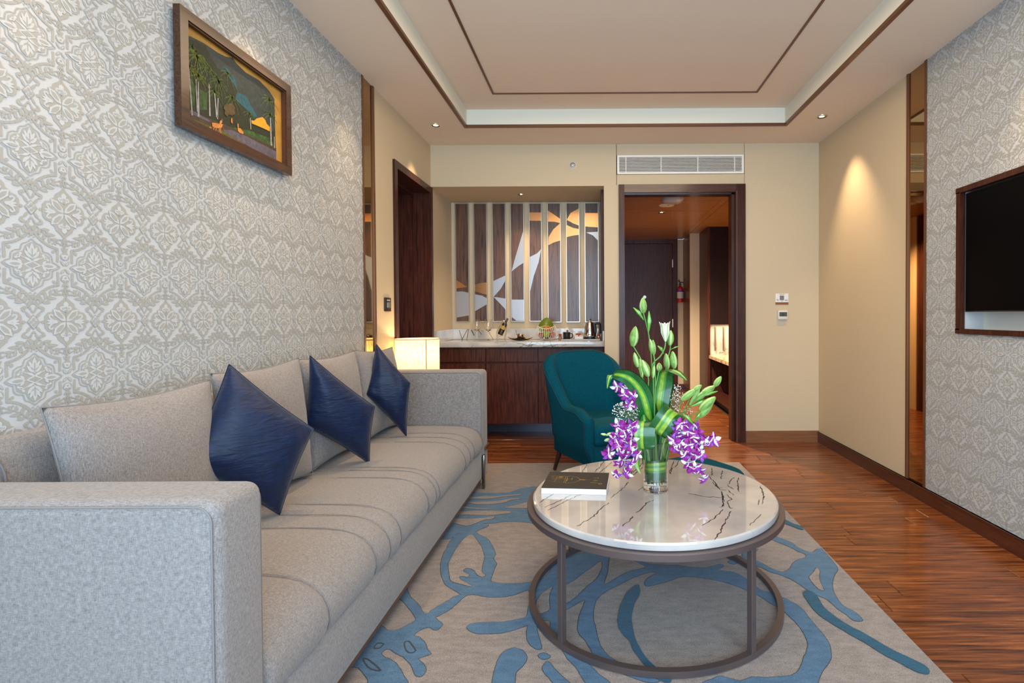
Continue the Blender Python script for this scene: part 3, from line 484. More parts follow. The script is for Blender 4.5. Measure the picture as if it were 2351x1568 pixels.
# ================================================================ WALLPAPER PRINT
# one repeat: 17.4 cm wide, 31.2 cm high; the quarter motif (pixels of a 560 x 1030 sheet, origin at the medallion) is mirrored four ways
def build_tile():
    out = []                                                   # (layer, [(u, v) ...]) triangulated in metres
    SX, SY = .174/560, .312/1030
    def fill(layer, pts): out.append((layer, [(p[0]*SX, p[1]*SY) for p in pts]))
    def q4(layer, pts):
        for sx, sy in ((1, 1), (-1, 1), (1, -1), (-1, -1)): fill(layer, [(sx*x, sy*y) for x, y in pts])
    def smooth(p, n=4, closed=False):
        r = []; k = len(p); idx = range(k if closed else k-1)
        for i in idx:
            p0, p1, p2, p3 = (p[(i-1) % k] if closed or i else p[0]), p[i], p[(i+1) % k], (p[(i+2) % k] if closed or i+2 < k else p[-1])
            for j in range(n):
                t = j/n; f = lambda a, b, c, d: .5*((2*b)+(-a+c)*t+(2*a-5*b+4*c-d)*t*t+(-a+3*b-3*c+d)*t**3)
                r.append((f(p0[0], p1[0], p2[0], p3[0]), f(p0[1], p1[1], p2[1], p3[1])))
        if not closed: r.append(p[-1])
        return r
    def stroke(layer, p, w, sm=3, w2=None, mir=True):
        if layer == 1: w *= 1.25
        p = smooth(p, sm) if sm > 1 else p; k = len(p)
        for i in range(k-1):
            a, b = p[i], p[i+1]; wa = w+((w2-w)*i/(k-1) if w2 is not None else 0); wb_ = w+((w2-w)*(i+1)/(k-1) if w2 is not None else 0)
            def nrm(j):
                q0 = p[max(0, j-1)]; q1 = p[min(k-1, j+1)]; dx, dy = q1[0]-q0[0], q1[1]-q0[1]; L = math.hypot(dx, dy) or 1; return -dy/L, dx/L
            n0, n1 = nrm(i), nrm(i+1)
            quad = [(a[0]+n0[0]*wa/2, a[1]+n0[1]*wa/2), (b[0]+n1[0]*wb_/2, b[1]+n1[1]*wb_/2), (b[0]-n1[0]*wb_/2, b[1]-n1[1]*wb_/2), (a[0]-n0[0]*wa/2, a[1]-n0[1]*wa/2)]
            (q4 if mir else fill)(layer, quad)
    def leaf(layer, x0, y0, x1, y1, w, mir=True, blunt=.45):
        dx, dy = x1-x0, y1-y0; L = math.hypot(dx, dy); nx, ny = -dy/L, dx/L
        if layer == 1: w *= 1.2
        pr = [(0, .12), (.2, .75), (blunt, 1), (.75, .7), (1, 0)]
        a = [(x0+dx*t+nx*w/2*h, y0+dy*t+ny*w/2*h) for t, h in pr]; b = [(x0+dx*t-nx*w/2*h, y0+dy*t-ny*w/2*h) for t, h in pr[:-1]]
        (q4 if mir else fill)(layer, a+b[::-1])
    def disc(layer, x, y, r, mir=True, n=10):
        (q4 if mir else fill)(layer, [(x+r*math.cos(2*PI*i/n), y+r*math.sin(2*PI*i/n)*.95) for i in range(n)])
    # medallion A
    stroke(1, [(0, 236), (38, 200), (74, 184), (88, 152)], 8); stroke(1, [(88, 152), (96, 128), (130, 122), (160, 100), (168, 70), (170, 38)], 8); stroke(1, [(170, 38), (200, 27), (236, 0)], 8)
    q4(1, [(0, 0), (0, 208), (52, 172), (72, 118), (112, 108), (145, 84), (150, 30), (218, 0)])
    leaf(2, 0, 52, 0, 200, 46); leaf(2, 8, 62, 62, 128, 34); leaf(2, 10, 92, 44, 168, 26); leaf(2, 4, 34, 66, 66, 24); stroke(3, [(0, 66), (0, 150)], 8, 1); leaf(3, 4, 80, 34, 112, 9)
    leaf(2, 74, 0, 212, 0, 60); leaf(3, 96, 0, 180, 0, 26); leaf(2, 84, 12, 116, 46, 24)
    q4(2, [(0, 0), (0, 40), (74, 0)]); q4(3, [(0, 0), (0, 26), (50, 0)]); q4(2, [(0, 0), (0, 12), (24, 0)])
    disc(2, 110, 70, 17); disc(3, 112, 72, 8); disc(2, 92, 94, 13); disc(2, 130, 56, 11)
    stroke(2, [(60, 60), (84, 70), (100, 84)], 8)
    # frame of A
    stroke(1, [(4, 352), (26, 296), (72, 240), (132, 198), (180, 178), (218, 170)], 18, 3); stroke(1, [(216, 176), (216, 112), (214, 46)], 17, 1); stroke(1, [(206, 150), (206, 146)], 14, 1)
    leaf(1, 8, 262, 4, 310, 22); leaf(1, 168, 128, 192, 156, 24); disc(1, 20, 252, 8)
    # between A and A
    leaf(1, 284, 14, 322, 64, 20); leaf(2, 290, 22, 314, 54, 8); leaf(1, 276, 14, 238, 64, 20); leaf(2, 270, 22, 246, 54, 8)
    disc(1, 280, 106, 40, n=14); disc(2, 280, 100, 26); disc(3, 280, 98, 10); leaf(2, 264, 100, 248, 126, 16); leaf(2, 296, 100, 312, 126, 16)
    leaf(1, 280, 142, 250, 188, 18); leaf(1, 280, 142, 310, 188, 18); stroke(1, [(280, 140), (280, 176), (262, 214), (240, 210)], 9)
    # vine with leaves that runs outside the frame
    stroke(1, [(12, 420), (50, 352), (104, 300), (160, 258), (212, 232), (250, 214)], 8)
    for a in ((34, 372, 22, 316, 24), (64, 342, 62, 276, 24), (104, 300, 104, 240, 26), (146, 266, 150, 214, 24), (190, 244, 206, 204, 20),
              (40, 378, 100, 392, 24), (76, 334, 150, 338, 24), (118, 294, 204, 296, 26), (166, 258, 236, 256, 22)): leaf(1, *a)
    for a in ((46, 300, 15), (84, 250, 13), (128, 316, 12), (178, 216, 11)): disc(1, *a)
    stroke(1, [(250, 214), (262, 240), (240, 262), (222, 250)], 10); stroke(1, [(280, 200), (276, 240), (262, 270)], 12)
    # medallion B about (280, 515)
    bx, by = 280, 515
    B = [(0, -248), (-24, -212), (-74, -170), (-86, -132), (-112, -122), (-120, -96), (-160, -88), (-186, -56), (-190, 0)]
    q4(1, [(bx, by)]+[(bx+x, by+y) for x, y in B])
    leaf(2, bx-6, by-6, bx-116, by-122, 66, blunt=.7); leaf(3, bx-26, by-28, bx-96, by-102, 36, blunt=.6); leaf(2, bx-30, by-30, bx-66, by-66, 14)
    leaf(2, bx-4, by-8, bx-42, by-84, 18)
    disc(2, bx, by-124, 36); disc(2, bx-32, by-128, 22); leaf(2, bx, by-140, bx, by-194, 50, blunt=.4); disc(3, bx, by-104, 15)
    for k in range(3): stroke(3, [(bx-4-k*12, by-118-3*(2-k)), (bx-6-k*16, by-134-4*(2-k))], 5, 1)
    leaf(2, bx-74, by, bx-118, by, 34); stroke(2, [(bx-98, by-6), (bx-132, by-24), (bx-150, by-56), (bx-126, by-66), (bx-118, by-50)], 17)
    leaf(2, bx-110, by-6, bx-172, by-14, 22)
    # lozenge between B and B
    q4(1, [(0, by), (54, by), (0, by-70)]); q4(2, [(0, by), (44, by), (0, by-58)]); disc(3, 0, by-24, 15); disc(3, 22, by, 15)
    disc(1, 0, by-92, 13); disc(1, 78, by, 15); leaf(1, 24, by-40, 62, by-96, 20); leaf(1, 14, by-110, 40, by-150, 16)
    leaf(1, 62, by-90, 96, by-120, 18)
    res = []; seen = set()
    for layer, pts in out:
        cu = sum(p[0] for p in pts)/len(pts); cv_ = sum(p[1] for p in pts)/len(pts); sp_ = sum(abs(p[0]-cu)+2.3*abs(p[1]-cv_) for p in pts)
        key = (layer, round((cu % .174)/.0004) % 435, round((cv_ % .312)/.0004) % 780, round(sp_/.0002))
        if key in seen: continue
        seen.add(key)
        try: tris = tessellate_polygon([[Vector((p[0], p[1], 0)) for p in pts]])
        except Exception: continue
        res.append((layer, pts, tris))
    return res
TILE = build_tile()
def paper_print(parent, X, sgn, y0, y1, z0, z1, yref, zref, hole=None):
    V = []; F = []; MI = []
    P_, Q_ = .174, .312
    for i in range(int((y0-yref)/P_)-2, int((y1-yref)/P_)+3):
        for j in range(int((z0-zref)/Q_)-2, int((z1-zref)/Q_)+3):
            cy, cz = yref+i*P_, zref+j*Q_
            for ti, (layer, pts, tris) in enumerate(TILE):
                # each quarter motif belongs to one cell: keep what is centred in it
                ys = [cy+p[0] for p in pts]; zs = [cz+p[1] for p in pts]
                if max(ys) <= y0 or min(ys) >= y1 or max(zs) <= z0 or min(zs) >= z1: continue
                my, mz = sum(ys)/len(ys), sum(zs)/len(zs)
                if hole and hole[0] < my < hole[1] and hole[2] < mz < hole[3]: continue
                o = len(V); x = X+sgn*(.0004+.0006*layer+.000007*((ti*29+17*(i % 2)+41*(j % 2)) % 83))
                V += [(x, min(y1, max(y0, a)), min(z1, max(z0, b))) for a, b in zip(ys, zs)]
                F += [tuple(t+o for t in tri) for tri in tris]; MI += [0 if layer != 2 else 1]*len(tris)
    me = bpy.data.meshes.new('wallpaper_pattern'); me.from_pydata(V, [], F); me.materials.append(PAPERG); me.materials.append(PAPER)
    me.polygons.foreach_set('material_index', MI); me.update()
    o = bpy.data.objects.new('wallpaper_pattern', me); COL.objects.link(o); attach(o, parent); o['kind'] = 'stuff'
    o['label'] = 'grey damask print of medallions and leaves'
paper_print(wl, XL, 1, .35, 3.415, 0.1, ZC, 1.407, 1.345)
paper_print(wr, XR, -1, 1.3, 3.262, .094, ZC, 2.53, .364, (TY0-.02, TY1+.02, TZ0-.02, TZ1+.02))

# ================================================================ RUG
RZ = .010
rug = thing('rug', 'sand coloured rug with carved blue branching motifs under sofa, table and chair', 'rug', (0, 2.3, 0))
RUGB = pile_mat('rug_sand', (.135, .105, .088), (.31, .25, .215))
RUGBL = pile_mat('rug_blue', (.026, .070, .13), (.088, .165, .26))
RUGD = pile_mat('rug_deep_blue', (.001, .034, .070), (.006, .085, .145))
RUGL = mat('rug_line', (.045, .045, .045), 1)
M().rbox(-1.30, 1.146, .55, 4.15, .0005, RZ, .004, 2).build('pile', RUGB, rug)
def spline(p, n=3):
    r = []; k = len(p)
    for i in range(k):
        a, b, c, d = p[i-1], p[i], p[(i+1) % k], p[(i+2) % k]
        for j in range(n):
            t = j/n; f = lambda q, w_, e_, z: .5*((2*w_)+(-q+e_)*t+(2*q-5*w_+4*e_-z)*t*t+(-q+3*w_-3*e_+z)*t**3)
            r.append((f(a[0], b[0], c[0], d[0]), f(a[1], b[1], c[1], d[1])))
    return r
def motif(pts, z, m_, lw=.0045, name='motif', fillit=True):
    pts = [p for i, p in enumerate(pts) if math.dist(p, pts[i-1]) > .004]
    pts = spline(pts, 2); pts = [(x+rnd.uniform(-.0012, .0012), y+rnd.uniform(-.0012, .0012)) for x, y in pts]
    pts = [(min(1.14, x), min(4.14, max(.56, y))) for x, y in pts]
    k = len(pts)
    if fillit: M().prism([(x, y, z-.001) for x, y in pts], (0, 0, .0012)).build(name, m_, rug, smooth=0)
    l = M(); n = []
    for i in range(k):
        a, b = pts[i-1], pts[(i+1) % k]; dx, dy = b[0]-a[0], b[1]-a[1]; L = math.hypot(dx, dy) or 1; n.append((-dy/L, dx/L))
    vs = [(x+nx*lw/2, y+ny*lw/2, z-.0004) for (x, y), (nx, ny) in zip(pts, n)]+[(x-nx*lw/2, y-ny*lw/2, z-.0004) for (x, y), (nx, ny) in zip(pts, n)]
    l.add(vs, [(i, (i+1) % k, (i+1) % k+k, i+k) for i in range(k)]).build('carved_line', RUGL, rug, smooth=0)
for i_, p in enumerate(RUG_BLUE): motif(p, RZ+.0012+.00008*i_, RUGBL, name='blue_motif')
for i_, p in enumerate(RUG_BEIGE): motif(p, RZ+.0029+.00004*i_, RUGB, name='sand_motif')
for i_, p in enumerate(RUG_DARK): motif(p, RZ+.0036+.00005*i_, RUGD, .0015, name='deep_blue_motif')
for p in RUG_LOOPS: motif(p, RZ+.0038, RUGL, .004, fillit=False)

# ================================================================ SOFA
so = thing('sofa', 'long light grey linen sofa with channel stitched seat along the wallpapered wall', 'sofa', (-1.15, 2.37, 0))
Y0, Y1, XF, XB = 1.05, 3.69, -.78, -1.525
AW = .157; AH = .822
for k, (ya, yb) in enumerate(((Y0, Y0+AW), (Y1-AW, Y1))):
    a = M().rbox(XB, XF, ya, yb, .068, AH, .030, 5).build('arm', SOFA, so)
    for yy_ in (ya+.002, yb-.002):                               # welt that follows the edge of the side panel
        r = .035; o_ = .004; pts = []
        x1, z1, z0 = XF-.012, AH-.012, .10
        pts += [(XB+.02, yy_, z1), (x1-r, yy_, z1)]+[(x1-r+r*math.sin(t), yy_, z1-r+r*math.cos(t)) for t in (i*PI/12 for i in range(1, 7))]+[(x1, yy_, z0)]
        off = -1 if yy_ < (ya+yb)/2 else 1
        M().tube([(x, y+off*.0, z) for x, y, z in pts], .0020, 6).build('piping', PIPE, a)
# base and plinth rail
M().rbox(-1.50, XF-.012, Y0+AW-.01, Y1-AW+.01, .082, .285, .008, 2).build('base', SOFA, so)
M().box(-1.45, XF-.016, Y0+AW-.005, Y1-AW-.02, .066, .083).build('rail', BRONZE, so, smooth=0)
# seat cushion: profile swept along Y with stitched channels
seams = [at(580+x/2.579, 960+y/2.579, 0, -.86).y for x, y in ((290, 1110), (600, 820), (690, 750), (760, 690), (940, 500), (990, 460), (1010, 430), (1180, 290), (1212, 262), (1240, 215), (1290, 160))]
prof = [(-1.47, .448), (-1.35, .455), (-1.2, .458), (-1.05, .458), (-.96, .456), (-.90, .450), (-.855, .438), (-.82, .418), (-.793, .39), (-.778, .355), (-.774, .32), (-.782, .29), (-.800, .268), (-.83, .262)]
ya, yb = Y0+AW+.002, Y1-AW-.002; ny = 420; sc = M(); vs = []
for i in range(ny+1):
    y = ya+(yb-ya)*i/ny; g = sum(math.exp(-((y-s)/.006)**2) for s in seams); soft = sum(math.exp(-((y-s)/.03)**2) for s in seams)
    ed = 1-math.exp(-min(y-ya, yb-y)/.018)
    for k, (x, z) in enumerate(prof):
        w_ = 0 if k in (0, len(prof)-1) else 1
        d = (.0055*min(1, g)+.004*min(1, soft)+.03*(1-ed)**2)*w_+.0025*math.sin(y*17+x*9)*math.sin(x*23+y*5)*w_*ed
        nx, nz = (0, 1) if k < 5 else (math.sin(min(PI/2, (k-4)*.3)), math.cos(min(PI/2, (k-4)*.3)))
        vs.append((x-nx*d, y, z-nz*d))
K = len(prof)
sc.add(vs, [(i*K+k, (i+1)*K+k, (i+1)*K+k+1, i*K+k+1) for i in range(ny) for k in range(K-1)]+[tuple(k for k in range(K))[::-1], tuple(ny*K+k for k in range(K)), tuple([i*K for i in range(ny+1)]+[i*K+K-1 for i in range(ny, -1, -1)])])
cu = sc.build('seat_cushion', SOFA, so, smooth=1.2)
for s in seams:
    st = M(); st.tube([(x+.0, s+.003*math.sin(k), z-.0035 if k < 5 else z) for k, (x, z) in enumerate([(x-(.0035 if k > 5 else 0), z) for k, (x, z) in enumerate(prof[2:12])])], .0014, 4); st.build('seam', PIPE, cu)
# backrest with a rolled top, low legs
bk = M(); bp_ = [(-1.528, .2), (-1.528, .86), (-1.52, .892), (-1.50, .905), (-1.478, .90), (-1.462, .88), (-1.455, .85), (-1.452, .2)]
n_ = len(bp_); bk.add([(x, Y0+AW*.6, z) for x, z in bp_]+[(x, Y1-AW*.6, z) for x, z in bp_], [(i, (i+1) % n_, (i+1) % n_+n_, i+n_) for i in range(n_)]+[tuple(range(n_)), tuple(range(n_, 2*n_))])
bk.build('backrest', SOFA, so)
M().tube([(-1.45, Y0+AW-.05+.10*math.sin(t), .80+.10*math.cos(t)) for t in (i*PI/16 for i in range(9))], .003, 5).build('piping', PIPE, so)
for (x, y) in ((XF+.004, Y1-AW+.0), (XF+.004, Y0+.07), (-1.46, Y1-.1), (-1.46, Y0+.1)):
    M().rbox(x-.012, x+.006, y-.014, y+.014, .0145, .245, .003, 2).build('leg', mat('dark_steel', (.30, .28, .27), .2, 1), so)
M().rbox(XF-.02, XF+.014, Y1-AW+.03, Y1+.003, .268, .292, .003, 1).build('rail_end', BRONZE, so)

# ---- cushions
def cushion(name, T_, R_, B_, L_, th, m_, label, cat, group, concave=.07, wr=0, n=22, seam=None, ears=1.0, sag=0):
    """soft cushion through four corners (given in order) with pulled-in sides and thick middle"""
    T_, R_, B_, L_ = map(Vector, (T_, R_, B_, L_)); c = (T_+R_+B_+L_)/4
    nrm = ((R_-L_).cross(T_-B_)).normalized()
    if nrm.x < 0: nrm = -nrm
    root = thing(name, label, cat, tuple(B_), group)
    vs = []; idx = {}
    def P(u, v, side):
        # u,v in -1..1 ; corners T(-1,1) R(1,1) B(1,-1) L(-1,-1)
        uu = u*(1-concave*(1-u*u*0)*(1-abs(v))**1*0-concave*math.cos(v*PI/2)); vv = v*(1-concave*math.cos(u*PI/2))
        p = (T_*(1-uu)*(1+vv)+R_*(1+uu)*(1+vv)+B_*(1+uu)*(1-vv)+L_*(1-uu)*(1-vv))/4
        h = max(0, (1-u**4)*(1-v**4))**.62*(.80+.2*math.cos(u*1.4)*math.cos(v*1.4))
        w = wr*(math.sin(u*9+v*4)*.5+math.sin(v*13-u*7)*.35+math.sin((u+v)*21)*.2)*h*(abs(u)**2+abs(v)**2)*.6
        p = p+nrm*side*(h*th/2+w*.01)
        if sag: p.z -= sag*h*.01
        return p
    for side in (1, -1):
        for i in range(n+1):
            for j in range(n+1):
                u, v = -1+2*i/n, -1+2*j/n
                u = math.sin(u*PI/2)*.35+u*.65; v = math.sin(v*PI/2)*.35+v*.65
                if side == -1 and (i in (0, n) or j in (0, n)): idx[side, i, j] = idx[1, i, j]; continue
                idx[side, i, j] = len(vs); vs.append(P(u, v, side))
    fs = []
    for side in (1, -1):
        for i in range(n):
            for j in range(n):
                q = (idx[side, i, j], idx[side, i+1, j], idx[side, i+1, j+1], idx[side, i, j+1]); fs.append(q if side == 1 else q[::-1])
    b = M().add(vs, fs).build('cover', m_, root, smooth=3)
    edge = [vs[idx[1, i, 0]] for i in range(n)]+[vs[idx[1, n, j]] for j in range(n)]+[vs[idx[1, i, n]] for i in range(n, 0, -1)]+[vs[idx[1, 0, j]] for j in range(n, 0, -1)]
    M().tube(edge, .0022, 5, closed=True).build('seam', seam or m_, b)
    return root
GL = 'light grey linen back cushions'
rows = [(1.305, 1.855, .968, .972, -.10, 'light grey linen back cushion nearest the camera, beside the near sofa arm'),
        (1.88, 2.41, .990, 1.005, -.12, 'light grey linen back cushion behind the nearest navy cushion'),
        (2.43, 2.97, .995, 1.000, -.12, 'light grey linen back cushion behind the middle navy cushion'),
        (2.99, 3.52, 1.000, .985, -.12, 'light grey linen back cushion behind the farthest navy cushion by the lamp')]
for ya_, yb_, zt1, zt2, yw, lab in rows:
    cushion('back_cushion', (-1.412, ya_, zt1+.004), (-1.392, yb_, zt2+.004), (-1.335, yb_+.0, .466), (-1.355, ya_+.02, .466), .145, SOFA, lab, 'cushion', GL, .075, .8, 24, PIPE)
NB = 'navy satin cushions'
def rayx(px, py, X): return tuple(at(px, py, 0, X))
cushion('throw_cushion', rayx(526, 836, -1.335), rayx(720, 985, -1.11), rayx(642, 1182, -1.19), rayx(424, 1068, -1.37), .15, SATIN, 'navy satin cushion standing on one corner nearest the camera', 'cushion', NB, .045, 1.0, 26)
cushion('throw_cushion', rayx(711, 816, -1.335), rayx(860, 934, -1.12), rayx(848, 1064, -1.165), rayx(701, 976, -1.36), .13, SATIN, 'navy satin cushion standing on one corner in the middle of the sofa', 'cushion', NB, .05, 1.0, 26)
cushion('throw_cushion', rayx(864, 790, -1.335), rayx(941, 880, -1.14), rayx(933, 1002, -1.18), rayx(840, 905, -1.36), .12, SATIN, 'navy satin cushion standing on one corner near the far sofa arm', 'cushion', NB, .05, 1.0, 26)

# ================================================================ ARMCHAIR AND FOOTSTOOL
def chair_build():
    ang = math.radians(32); s_ = Vector((math.cos(ang), math.sin(ang), 0)); d_ = Vector((math.sin(ang), -math.cos(ang), 0)); C0 = Vector((.03, 3.86, 0))
    mtx = Matrix(((s_.x, d_.x, 0, C0.x), (s_.y, d_.y, 0, C0.y), (0, 0, 1, 0), (0, 0, 0, 1)))     # local x = chair right, local y = forward
    root = thing('armchair', 'teal upholstered armchair with curved back turned towards the coffee table', 'chair', tuple(C0))
    path = []; hw, yf, yb_, rr = .312, .29, -.30, .16
    for i in range(14): path.append((-hw, yf+(yb_+rr-yf)*i/14))
    for i in range(11): t = PI+PI/2*i/10; path.append((-hw+rr+rr*math.cos(t), yb_+rr+rr*math.sin(t)))
    k0 = len(path)
    for i in range(1, 12): path.append((-hw+rr+(2*hw-2*rr)*i/12, yb_-.012*math.sin(PI*i/12)))
    path += [(-x, y) for x, y in path[:k0][::-1]]
    n = len(path)
    def ss(a, b, x): t = max(0, min(1, (x-a)/(b-a))); return t*t*(3-2*t)
    vs = []; crest = []; innerc = []
    zb_ = .165
    cols = 0; rings = []
    for i, (x, y) in enumerate(path):
        a, b = path[max(0, i-1)], path[min(n-1, i+1)]; tx, ty = b[0]-a[0], b[1]-a[1]; L = math.hypot(tx, ty); nx, ny = ty/L, -tx/L   # candidate outward
        if nx*x+ny*(y+.0) < 0: nx, ny = -nx, -ny
        nx, ny = -abs(nx) if x < 0 else abs(nx), ny
        rise = ss(.03, -.29, y); top = .555+.315*rise-.045*ss(.16, .29, y)+.048*ss(.33, .12, abs(x))*ss(-.13, -.29, y)
        top += -.0
        th = .075+.02*rise
        ring = []
        for j in range(9):                                            # outer skin
            f = j/8; z = zb_+(top-.03-zb_)*f; lean = .055*rise*max(0, (z-.35))/.55+.02*(z-zb_)
            back = .085*rise*max(0, z-.40)/.5
            inn = .055*(1-ss(zb_, .32, z))
            ring.append((x+nx*(lean*.9-inn), y+ny*(lean*.3-inn)-back, z))
        ox, oy, oz = ring[-1]
        for q in (.25, .5, .75):                                      # rounded crest
            ring.append((ox-nx*th*(.5-.5*math.cos(PI*q)), oy-ny*th*(.5-.5*math.cos(PI*q)), oz+.032*math.sin(PI*q)))
        for j in range(8, -1, -1):
            f = j/8; z = .26+(top-.03-.26)*f; back = .085*rise*max(0, z-.40)/.5; lean = .055*rise*max(0, (z-.35))/.55+.02*(z-zb_)
            extra = .03*rise*math.sin(PI*min(1, f))                       # stuffed inner back
            ring.append((x-nx*(th-lean*.9+extra), y-ny*(th-lean*.3+extra)-back, z))
        rings.append(ring)
    K = len(rings[0]); m = M()
    for r in rings: vs += r
    fs = [(i*K+j, (i+1)*K+j, (i+1)*K+j+1, i*K+j+1) for i in range(n-1) for j in range(K-1)]
    # rounded arm fronts: a bulging cap
    for i, sg in ((0, 1), (n-1, -1)):
        r = rings[i]; cx = sum(q[0] for q in r)/K; o = len(vs)
        mid = [(cx+(q[0]-cx)*.55, q[1]+.022, zb_+.02+(q[2]-zb_-.02)*.985) for q in r]; vs += mid
        fs += [(i*K+j, i*K+j+1, o+j+1, o+j) for j in range(K-1)]+[(i*K+K-1, i*K, o, o+K-1)]
        fs.append(tuple(range(o, o+K)))
    m.add(vs, fs).xf(mtx); shell = m.build('shell', TEAL, root, smooth=1.0)
    for off in (8, 11):
        crest = [mtx @ Vector(r[off]) for r in rings]
        front = [mtx @ Vector((q[0], q[1]+.004, q[2])) for q in rings[0][off::(-1 if off == 8 else 1)][:(9 if off == 8 else 8)]][::-1]
        front2 = [mtx @ Vector((q[0], q[1]+.004, q[2])) for q in rings[-1][off::(-1 if off == 8 else 1)][:(9 if off == 8 else 8)]]
        M().tube(front+crest[1:-1]+front2, .0032, 5).build('piping', TEALP, shell)
    M().rbox(-.25, .25, -.26, .325, .30, .445, .045, 5).xf(mtx).build('seat_cushion', TEAL, root, smooth=1)
    M().rbox(-.262, .262, -.27, .30, .165, .315, .02, 3).xf(mtx).build('seat_base', TEAL, root, smooth=1)
    for x, y in ((-.25, .25), (.25, .25), (-.24, -.24), (.24, -.24)):
        M().tube([mtx @ Vector((x*.92, y*.92, .19)), mtx @ Vector((x*1.06, y*1.10, .0165))], [.023, .013], 12).build('leg', LEGW, root)
    # footstool with the same cloth
    c1 = Vector((.545, 2.945, 0)); mt2 = Matrix(((s_.x, d_.x, 0, c1.x), (s_.y, d_.y, 0, c1.y), (0, 0, 1, 0), (0, 0, 0, 1)))
    fs_ = thing('footstool', 'teal upholstered footstool half hidden behind the marble coffee table', 'footstool', tuple(c1))
    pr = []
    for k in range(48):
        t = 2*PI*k/48; e = .52; pr.append((.245*math.copysign(abs(math.cos(t))**e, math.cos(t)), .245*math.copysign(abs(math.sin(t))**e, math.sin(t))))
    m = M(); lv = [(.90, .155), (1, .17), (1, .285), (.985, .305), (.94, .318), (.80, .324), (.4, .327)]
    m.add([(x*k, y*k, z) for k, z in lv for x, y in pr], [(a*48+j, a*48+(j+1) % 48, (a+1)*48+(j+1) % 48, (a+1)*48+j) for a in range(len(lv)-1) for j in range(48)]+[tuple(range(48))[::-1], tuple((len(lv)-1)*48+j for j in range(48))])
    m.xf(mt2).build('top', TEAL, fs_, smooth=1)
    M().tube([mt2 @ Vector((x*1.002, y*1.002, .292)) for x, y in pr], .003, 5, closed=True).build('piping', TEALP, fs_)
    for x, y in ((-.17, .12), (.17, .12), (-.17, -.17), (.17, -.17)):
        M().tube([mt2 @ Vector((x, y, .17)), mt2 @ Vector((x*1.12, y*1.12, .0155))], [.018, .011], 10).build('leg', LEGW, fs_)
chair_build()

# ================================================================ COFFEE TABLE
tx, ty, TR, TT = .237, 2.192, .508, .448
ct = thing('coffee_table', 'round marble topped coffee table on a dark metal ring frame', 'table', (tx, ty, 0))
top = M().lathe([(0, -.028), (TR-.006, -.028), (TR-.001, -.024), (TR, -.012), (TR-.002, -.004), (TR-.008, 0), (0, 0)], 128, (tx, ty, TT), cap=False).build('table_top', TMARB, ct, smooth=.5)
def crop1(L): return [at(1380+x/6.187, 1040+y/6.187, 2, TT) for x, y in L]
def crop2(L): return [at(1180+x/2.579, 960+y/2.579, 2, TT) for x, y in L]
VS = [crop1(l) for l in ([(1240, 575), (1340, 590), (1450, 620), (1600, 625), (1720, 635)], [(1510, 310), (1600, 400), (1680, 520), (1780, 525)], [(1700, 540), (1740, 640), (1730, 760), (1670, 770)],
      [(1780, 590), (1850, 660), (1790, 690), (1830, 790), (1870, 780)], [(1730, 800), (1640, 900), (1540, 970), (1440, 1030)], [(1850, 825), (1760, 980), (1690, 1130), (1570, 1270)],
      [(1580, 210), (1570, 310), (1520, 315)], [(1720, 250), (1710, 330), (1695, 370)], [(1890, 345), (1800, 450)], [(1950, 350), (1940, 450), (1955, 550)], [(1800, 460), (1880, 520)], [(1800, 520), (1890, 600)],
      [(2260, 480), (2300, 570), (2310, 640)], [(2250, 660), (2235, 740)], [(2270, 870), (2110, 1030)], [(750, 665), (640, 710), (580, 800), (500, 850)], [(450, 900), (390, 970), (300, 1040)],
      [(380, 410), (330, 490), (200, 590), (140, 640)], [(1100, 110), (1060, 200), (1010, 210), (980, 300)], [(1040, 110), (1000, 200), (970, 290)], [(600, 130), (440, 290)], [(600, 200), (380, 370)], [(600, 480), (530, 530)], [(1720, 560), (1750, 760)], [(1590, 410), (1640, 480), (1720, 500)])]
VS += [crop2(l) for l in ([(560, 500), (470, 580), (375, 640)], [(240, 445), (150, 500)], [(340, 455), (250, 500), (180, 530)], [(400, 450), (330, 480), (200, 545)], [(450, 250), (400, 320)], [(580, 260), (500, 330)], [(540, 250), (480, 320)], [(700, 310), (680, 350)], [(1460, 400), (1480, 470), (1465, 510)])]
vm = M(); vr = random.Random(3)
for L in VS:
    L = [Vector((p.x, p.y)) for p in L]; pts = [L[0]]
    for a, b in zip(L, L[1:]):
        k = max(2, int((b-a).length/.012)); d = (b-a); nn = Vector((-d.y, d.x)).normalized()
        for i in range(1, k+1): pts.append(a+d*i/k+nn*vr.uniform(-.0035, .0035))
    pts = [p for p in pts if (p-Vector((tx, ty))).length < TR-.006]
    ws = [vr.uniform(.0010, .0030)*(.6 if i in (0, len(pts)-1) else 1) for i in range(len(pts))]; vs = []
    for i, p in enumerate(pts):
        a, b = pts[max(0, i-1)], pts[min(len(pts)-1, i+1)]; d = (b-a); nn = Vector((-d.y, d.x)).normalized() if d.length > 1e-6 else Vector((1, 0))
        vs += [(p.x+nn.x*ws[i], p.y+nn.y*ws[i], TT+.00025), (p.x-nn.x*ws[i], p.y-nn.y*ws[i], TT+.00025)]
    vm.add(vs, [(2*i, 2*i+2, 2*i+3, 2*i+1) for i in range(len(pts)-1)])
vm.build('vein', VEIN, top, smooth=0, kind='stuff')
def ring(name, r0, r1, z0, z1):
    n = 128; q = [(r0, z0), (r1, z0), (r1, z1), (r0, z1)]
    m = M(); m.add([(tx+r*math.cos(2*PI*j/n), ty+r*math.sin(2*PI*j/n), z) for r, z in q for j in range(n)], [(a*n+j, a*n+(j+1) % n, ((a+1) % 4)*n+(j+1) % n, ((a+1) % 4)*n+j) for a in range(4) for j in range(n)])
    return m.build(name, GUNM, ct, smooth=.5)
ring('top_ring', .44, .531, .398, .4195)
ring('base_ring', .503, .527, .0145, .036)
